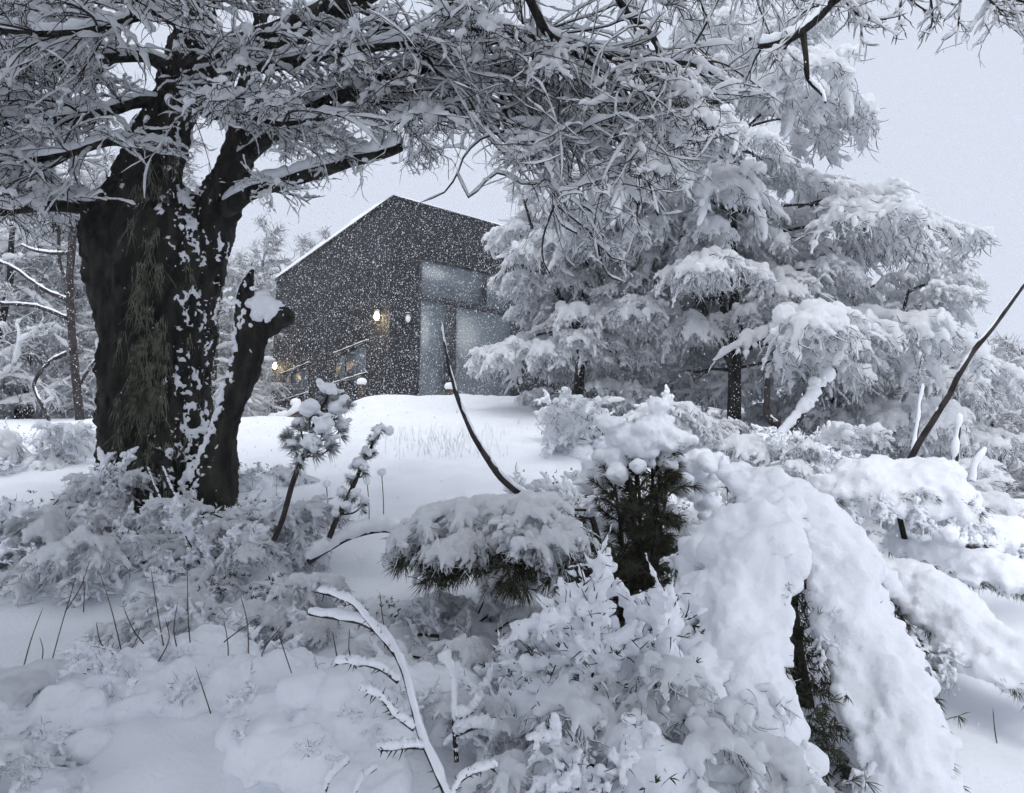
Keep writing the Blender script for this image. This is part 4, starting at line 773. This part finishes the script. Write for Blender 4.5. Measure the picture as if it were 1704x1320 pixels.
snowy_stick('bent_branch', 'bent thorny branch edged with snow arching down in the foreground', 'branch',
    [[(770, 1400, 1.72, 6.0), (742, 1320, 1.76, 6.0), (708, 1240, 1.81, 5.5), (690, 1170, 1.85, 5.1), (668, 1110, 1.89, 5.1), (640, 1070, 1.93, 4.2), (605, 1042, 1.97, 3.8), (555, 1030, 2.02, 3.4), (512, 1022, 2.06, 3.0)],
     [(655, 1092, 1.91, 3.4), (620, 1050, 1.93, 2.5), (580, 1005, 1.97, 2.5), (530, 985, 2.02, 2.1)], [(662, 1135, 1.86, 3.0), (630, 1112, 1.85, 2.5), (590, 1102, 1.85, 2.1), (560, 1103, 1.85, 1.7)],
     [(692, 1215, 1.82, 3.0), (660, 1190, 1.81, 2.5), (628, 1158, 1.78, 2.1), (595, 1145, 1.76, 1.7)], [(706, 1245, 1.81, 2.5), (680, 1245, 1.78, 2.5), (640, 1250, 1.76, 2.1), (628, 1248, 1.76, 1.7)],
     [(750, 1330, 1.76, 2.5), (765, 1300, 1.76, 2.5), (795, 1282, 1.76, 2.1), (825, 1277, 1.76, 1.7)]], 401, .013, thorns=26)
snowy_stick('snowy_twig', 'forked shoot thickly coated in snow beside the bent thorny branch', 'branch',
    [[(760, 1270, 2.35, 4), (755, 1200, 2.35, 4), (758, 1150, 2.35, 3.5), (750, 1110, 2.35, 3), (732, 1098, 2.35, 2)], [(757, 1200, 2.35, 3), (785, 1185, 2.33, 3), (803, 1160, 2.32, 2)], [(757, 1225, 2.35, 3), (790, 1212, 2.3, 3), (825, 1215, 2.3, 2)]], 402, .024)
snowy_stick('snowy_twig', 'short snow coated twig poking up near the lower edge of the bank', 'branch', [[(535, 1330, 2.1, 4), (550, 1295, 2.1, 3), (580, 1268, 2.1, 2)], [(590, 1330, 2.1, 3), (605, 1298, 2.1, 2.5), (625, 1280, 2.1, 2)]], 403, .015)
snowy_stick('fallen_branch', 'low arched branch under snow in front of the young pine saplings', 'branch', [[(512, 935, 4.55, 5), (545, 915, 4.55, 4.5), (590, 893, 4.55, 4), (640, 884, 4.55, 3.5), (690, 890, 4.55, 3)]], 404, .05)
# F11/F12 sticks
snowy_stick('arched_stick', 'long curved bare stick arching up out of the snow before the cabin', 'stick',
    [[(885, 830, 4.55, 7), (862, 818, 4.6, 7), (835, 795, 4.65, 6.5), (800, 745, 4.7, 5.5), (772, 690, 4.75, 4.5), (752, 630, 4.8, 3.5), (742, 580, 4.8, 2.5), (735, 538, 4.8, 1.5)]], 411, .020)
snowy_stick('leaning_stick', 'straight bare stick leaning up out of the snow cushion at right', 'stick',
    [[(1500, 790, 3.9, 5.5), (1515, 765, 3.9, 5.5), (1560, 690, 3.85, 5), (1610, 600, 3.8, 4.5), (1660, 535, 3.8, 4), (1715, 460, 3.75, 3)]], 412, .012)
snowy_stick('snowy_stick', 'short upright stick wrapped in snow behind the round snow cushion', 'stick', [[(1585, 790, 4.3, 6), (1590, 745, 4.3, 5), (1597, 690, 4.3, 3)]], 413, .018, wrap=True)
snowy_stick('snowy_stick', 'crooked stick end wrapped in snow right of the round snow cushion', 'stick', [[(1618, 800, 4.2, 5), (1625, 770, 4.2, 5), (1640, 745, 4.2, 3)]], 414, .016, wrap=True)
snowy_stick('snowy_stick', 'thin pale stick standing in front of the tiered snowy tree', 'stick', [[(1518, 760, 6, 4), (1528, 700, 6, 3), (1537, 640, 6, 2)]], 415, .016, wrap=True)
snowy_stick('snag', 'leaning dead trunk wrapped in snow under the largest snowy tree', 'dead trunk', [[(1255, 790, 9.8, 10), (1290, 740, 9.8, 9), (1330, 690, 9.8, 9), (1360, 650, 9.8, 8), (1388, 615, 9.8, 7)], [(1330, 690, 9.8, 5), (1352, 665, 9.8, 4), (1360, 630, 9.8, 3)]], 416, .075, wrap=True)
snowy_stick('snag', 'kinked dark dead branch rising beside the leaning snow wrapped trunk', 'dead branch', [[(1240, 800, 9.9, 8), (1258, 745, 9.9, 8), (1292, 712, 9.9, 7), (1276, 690, 9.9, 6), (1278, 630, 9.9, 4)]], 418, .05)
snowy_stick('bare_tree', 'thin bare tree with dark trunk in the snowy wood left of the mossy trunk', 'tree', snowy_stick_later, 417, .03, wood='twig')
# F8/F9 saplings
def sapling(label, stem, tufts, seed, tuftr, snowf=1.0, ntuft=46, L=.075):
    rng = np.random.default_rng(seed); q = pl(stem, 20); c0 = q[0, :3]; t = thing('pine_sapling', label, 'sapling', c0, 'young pine saplings')
    g = G(); tubes(g, q[None, :, :3] - c0, q[None, :, 3], 7)
    C = np.array([P(a, b, Y) for a, b, Y, r in tufts]) - c0; R = np.array([pxr(r, Y) for a, b, Y, r in tufts])
    j = np.array([np.abs(q[:, 2] - c0[2] - (c[2] - R[i] * .9)).argmin() for i, c in enumerate(C)])
    br = np.stack([rs([q[j[i], :3] - c0, (q[j[i], :3] - c0) * .4 + C[i] * .6 - np.array([0, 0, R[i] * .5]), C[i]], 7) for i in range(len(C))]); tubes(g, br, taper(7, np.full(len(C), .007), np.full(len(C), .004)), 5); gobj('stem', g, M['twig'], t)
    g = G(); k = 5; cc = np.repeat(C, k, 0) + rng.normal(0, .30, (len(C) * k, 3)) * np.repeat(R, k)[:, None]; d = cc - np.repeat(br[:, 3], k, 0); d[:, 2] -= .03; needles(g, cc - nrm(d) * .02, d, ntuft, L, rng, .0018, 1.1); tag(gobj('needles', g, M['sap'], t, False), None, None, None, 'stuff')
    g = G(); up = np.array([0, 0, 1.0]); cs = np.repeat(C, 5, 0) + rng.normal(0, .42, (len(C) * 5, 3)) * np.repeat(R, 5)[:, None] + up * .35 * np.repeat(R, 5)[:, None]; blobs(g, np.r_[C + up * R[:, None] * .4, cs], np.r_[R * .72, np.repeat(R, 5) * rng.uniform(.25, .5, len(cs))] * snowf, .7)
    V, Q, Tr, _ = fuse(g, .010, ((.016, 11), (.011, 28)), seed); obj('snow', mesh_of('snow', V, Q, Tr, M['snow']), t)
sapling('leaning pine sapling with bushy snow loaded head on a bare stem', [(455, 900, 4.3, 4.5), (470, 865, 4.3, 4.5), (488, 800, 4.3, 4.5), (505, 760, 4.3, 4), (525, 700, 4.3, 3), (545, 660, 4.3, 2)],
        [(545, 655, 4.3, 24), (515, 690, 4.25, 26), (560, 690, 4.3, 26), (500, 715, 4.3, 22), (540, 715, 4.2, 28), (570, 715, 4.35, 18), (490, 745, 4.3, 17), (520, 745, 4.2, 20), (550, 745, 4.25, 17), (480, 725, 4.35, 13), (495, 770, 4.3, 13), (575, 670, 4.3, 13)], 421, 1, .92)
sapling('slim pine sapling with small snow tufts up its slanting stem', [(548, 895, 4.5, 4.5), (562, 860, 4.5, 4.5), (585, 815, 4.5, 4), (605, 770, 4.5, 3), (630, 720, 4.5, 2)],
        [(632, 718, 4.5, 17), (620, 735, 4.48, 14), (610, 757, 4.5, 14), (622, 752, 4.5, 10), (596, 775, 4.5, 12), (605, 785, 4.47, 12), (583, 797, 4.5, 11), (570, 822, 4.5, 10), (590, 825, 4.5, 15), (575, 845, 4.5, 11), (605, 840, 4.52, 14), (560, 858, 4.5, 9)], 422, 1, .85, 30, .05)
# dry flower heads
def seed_head(px, py, py2, Y, r):
    c = hit(px, py2 + 25) - np.array([0, 0, .03]); Y = c[1]; top = P(px + (2 if px % 2 else -3), py, Y); t = thing('dry_flower', 'dry flower stalk with a round snow cap beside the pine saplings', 'dried flower', c, 'dry flower stalks with snow caps')
    g = G(); q = rs([c, (c + top) / 2 + np.array([.008, 0, 0]), top], 8) - c; tubes(g, q[None], np.full((1, 8), .0035), 5); gobj('stem', g, M['dry'], t)
    g = G(); blobs(g, (top - c)[None] + np.array([[0, 0, .0], [.006, 0, .012]]), np.array([r, r * .8]), .9); V, Q, Tr, _ = fuse(g, .006, ((.003, 30),)); obj('snow', mesh_of('snow', V, Q, Tr, M['snow']), t)
for a in ((546, 805, 862, 4.7, .030), (638, 786, 860, 4.7, .034), (614, 803, 850, 4.8, .024)): seed_head(*a)
# F7: tangle at the foot of the old tree
sh = [(50, 4.9, .60, .50, 24, (0, 1), 'snow coated tangle of shrub stems left of the mossy trunk'), (180, 5.3, .62, .16, 20, (1,), 'upright snow crusted stump shrub against the left of the mossy trunk'),
      (140, 4.6, .34, .50, 20, (0, 2), 'low snow heaped shrub with ochre leaves in front of the mossy trunk'), (270, 4.7, .34, .46, 22, (0, 2), 'snow heaped brush with dark hollows at the foot of the mossy trunk'),
      (400, 4.7, .60, .42, 34, (0, 1), 'snow coated brush right of the broken leaning stem'), (-40, 4.5, .58, .5, 20, (0, 1), 'snow coated shrub at the left end of the tangle'),
      (415, 3.75, .36, .36, 20, (0, 2), 'snow cushioned shrub with drooping end in front of the tangle'), (335, 5.1, .34, .34, 24, (0, 1), 'small snowy brush between the mossy trunk and the broken stem'), (610, 3.9, .15, .42, 22, (0, 2), 'low snow humped brush in front of the slim sapling'), (30, 8.2, .5, .7, 22, (0, 2), 'snow humped bush on the bank below the thin bare tree'), (400, 7.0, .28, .5, 18, (0, 2), 'small snow humped bush on the bank beyond the broken stem'), (1290, 5.2, .35, .6, 24, (0, 2), 'snow lumped bush behind the bowed conifer'), (1420, 6.2, .4, .8, 24, (0, 2), 'wide snow lumped bush in front of the leaning snow wrapped trunk'), (1180, 5.4, .45, .5, 22, (0, 1), 'snow lumped bush behind the dark needled bush'), (1010, 9.0, .8, .8, 26, (0, 1), 'snow plated bush at the foot of the tree before the tall window'), (1125, 9.6, .5, .7, 20, (0, 1), 'tall snow plated bush between the dark needled bush and the largest snowy tree'), (1330, 9.0, .6, .9, 24, (0, 1), 'snow plated bush right of the leaning snow wrapped trunk'), (1500, 8.5, .5, .9, 22, (0, 1), 'snow plated bush behind the leaning straight stick')]
for i, (px, Y, H, W, n, kd, lab) in enumerate(sh):
    shrub('snowy_shrub', lab, 'shrub', on(px, Y), H, W, n, 500 + i, kd, (.1, 1.2) if i != 1 else (1.1, 1.5), .55, 0, None, 70)
snowy_stick('fallen_branch', 'two snow dusted sticks leaning against the mossy trunk foot', 'branch', [[(300, 845, 5.1, 6), (285, 815, 5.2, 5), (270, 780, 5.3, 4)], [(272, 845, 5.1, 5), (258, 815, 5.2, 4), (245, 780, 5.3, 3)]], 406, .012)
# F6: buried grass mounds at lower left
for i, (px, Y, H, W, n) in enumerate(((300, 2.8, .22, .42, 14), (90, 2.5, .20, .40, 12), (450, 2.75, .16, .40, 10), (560, 2.4, .10, .32, 6), (10, 2.05, .22, .26, 16), (690, 2.85, .12, .4, 12))):
    shrub('grass_hummock', ['hummock of bent grass buried in snow, dry stems rising from it', 'snow buried hummock with a dark undercut edge', 'snow buried hummock below the snow cushioned shrub', 'smooth snow hummock left of the bent thorny branch', 'small snow hummock with a dark hollow beneath', 'low snow hummock behind the bent thorny branch'][i], 'hummock', on(px, Y), H, W, n, 600 + i, (0, 1), (.25, 1.1), .8, 0, None, 0, .8, .014, i in (0, 4))
# dry grass stems
rng = np.random.default_rng(31)
ST = [(85, 1110, 128, 955, 2.9), (45, 1095, 72, 1010, 2.9), (66, 1105, 66, 1060, 2.9), (195, 1060, 165, 950, 2.9), (270, 1060, 250, 940, 2.9), (298, 1070, 296, 1000, 2.8), (318, 1065, 312, 950, 2.8), (230, 1055, 205, 1010, 2.8), (180, 1075, 160, 1035, 2.8), (360, 1225, 325, 1110, 2.4), (525, 1200, 460, 1045, 2.5),
      (378, 1090, 372, 1030, 2.7), (410, 1075, 400, 990, 2.7), (445, 1100, 470, 1040, 2.6), (140, 985, 138, 955, 3.4), (385, 1060, 420, 1035, 2.7), (120, 985, 150, 930, 3.4), (560, 1090, 553, 1050, 2.6), (590, 1095, 582, 1045, 2.6), (640, 1040, 632, 985, 3.0), (1290, 905, 1286, 780, 4.0), (1312, 905, 1318, 790, 4.0), (205, 1090, 235, 1040, 2.75), (262, 1090, 275, 1030, 2.75), (1660, 1235, 1652, 1178, 3.0)]
for a, b, c, d_, Y in ST:
    Y = Y if a < 700 else hit(a, b)[1]; p0 = P(a, b, Y); p1 = P(c, d_, Y + .05); p0 = p0 - (p1 - p0) * .35; p0[2] = min(p0[2], gz(p0[0], p0[1]) + .22)
    q = rs([p0, (p0 + p1) / 2 + rng.normal(0, .012, 3), p1], 9) - p0; g = G(); tubes(g, q[None], taper(9, np.array([.0027]), np.array([.0015])), 5)
    o = gobj('dry_grass', g, M['dry'], None); o.location = p0; tag(o, 'thin dry grass stem sticking up out of the snow', 'grass stem', 'dry grass stems')
# fine frost grass on the slope
g = G(); n = 260; xx = rng.normal(730, 60, n); yy = rng.uniform(8.3, 10.5, n); S = np.array([on(a, b) for a, b in zip(xx, yy)]); E = grow(S, np.tile([0, 0, 1.0], (n, 1)), rng.uniform(.05, .2, n), 4, .14, 0, rng); tubes(g, E, taper(4, np.full(n, .0035), np.full(n, .002)), 3)
tag(gobj('slope_grass', g, M['frost']), 'faint frosted grass blades on the open snow slope', 'grass', None, 'stuff')
print('undergrowth', round(time.time() - T0, 1))

# ------------------------------------------------------------------ the snowy air
g = G(); box(g, (-108, -9, -6), (216, 0, 0), (0, 120, 0), (0, 0, 20)); hz = gobj('haze', g, None, None, False); tag(hz, 'pale snowy air that fades the far trees', 'haze', None, 'stuff')
hm = bpy.data.materials.new('haze'); hm.use_nodes = True; hn = hm.node_tree; hn.nodes.clear(); ho = hn.nodes.new('ShaderNodeOutputMaterial'); pv = hn.nodes.new('ShaderNodeVolumePrincipled')
pv.inputs['Color'].default_value = (0.93, 0.95, 1.0, 1); pv.inputs['Density'].default_value = 0.0016; hn.links.new(pv.outputs[0], ho.inputs['Volume']); hz.data.materials.append(hm)
# ------------------------------------------------------------------ falling snow
rng = np.random.default_rng(4); n = 230000
p = np.stack([rng.uniform(-13, 13, n), 8 + 9.5 * rng.random(n) ** .75, rng.uniform(2.2, 9.5, n)], 1)
k = 1400; p2 = np.stack([rng.uniform(-5, 6, k), rng.uniform(3.0, 8, k), rng.uniform(.3, 6, k)], 1)
p = np.concatenate([p, p2]); p = p[p[:, 2] > ground(p[:, 0], p[:, 1])]
inh = ((p - C0) @ nl < 0.02) & ((p - C0) @ nr < 0.02); p = p[~inh]
me = mesh_of('falling_snow', p, np.zeros((0, 4), int)); at = me.attributes.new('size', 'FLOAT', 'POINT'); at.data.foreach_set('value', (rng.gamma(6, 1 / 6, len(p)) * .0037).astype(np.float32))
me.materials.append(M['snow_far'])
fo = tag(obj('falling_snow', me), 'snowflakes falling in the air before the cabin', 'snowfall', None, 'stuff')
ng = bpy.data.node_groups.new('flakes', 'GeometryNodeTree'); ng.interface.new_socket('Geometry', in_out='INPUT', socket_type='NodeSocketGeometry'); ng.interface.new_socket('Geometry', in_out='OUTPUT', socket_type='NodeSocketGeometry')
N_ = ng.nodes; gi = N_.new('NodeGroupInput'); go = N_.new('NodeGroupOutput'); ip = N_.new('GeometryNodeInstanceOnPoints'); ic = N_.new('GeometryNodeMeshIcoSphere'); ic.inputs['Radius'].default_value = 1; ic.inputs['Subdivisions'].default_value = 1
na = N_.new('GeometryNodeInputNamedAttribute'); na.data_type = 'FLOAT'; na.inputs['Name'].default_value = 'size'; sm = N_.new('GeometryNodeSetMaterial'); sm.inputs['Material'].default_value = M['snow_far']
cx = N_.new('ShaderNodeCombineXYZ'); mu = N_.new('ShaderNodeMath'); mu.operation = 'MULTIPLY'; mu.inputs[1].default_value = 1.5
ng.links.new(gi.outputs[0], ip.inputs['Points']); ng.links.new(ic.outputs['Mesh'], sm.inputs['Geometry']); ng.links.new(sm.outputs[0], ip.inputs['Instance'])
ng.links.new(na.outputs['Attribute'], cx.inputs[0]); ng.links.new(na.outputs['Attribute'], cx.inputs[1]); ng.links.new(na.outputs['Attribute'], mu.inputs[0]); ng.links.new(mu.outputs[0], cx.inputs[2]); ng.links.new(cx.outputs[0], ip.inputs['Scale'])
ng.links.new(ip.outputs[0], go.inputs[0]); fo.modifiers.new('flakes', 'NODES').node_group = ng
bpy.data.scenes.remove(_ts)
tot = sum(len(m.loops) - 2 * len(m.polygons) for m in bpy.data.meshes)
print('done', round(time.time() - T0, 1), 'unique tris', tot)
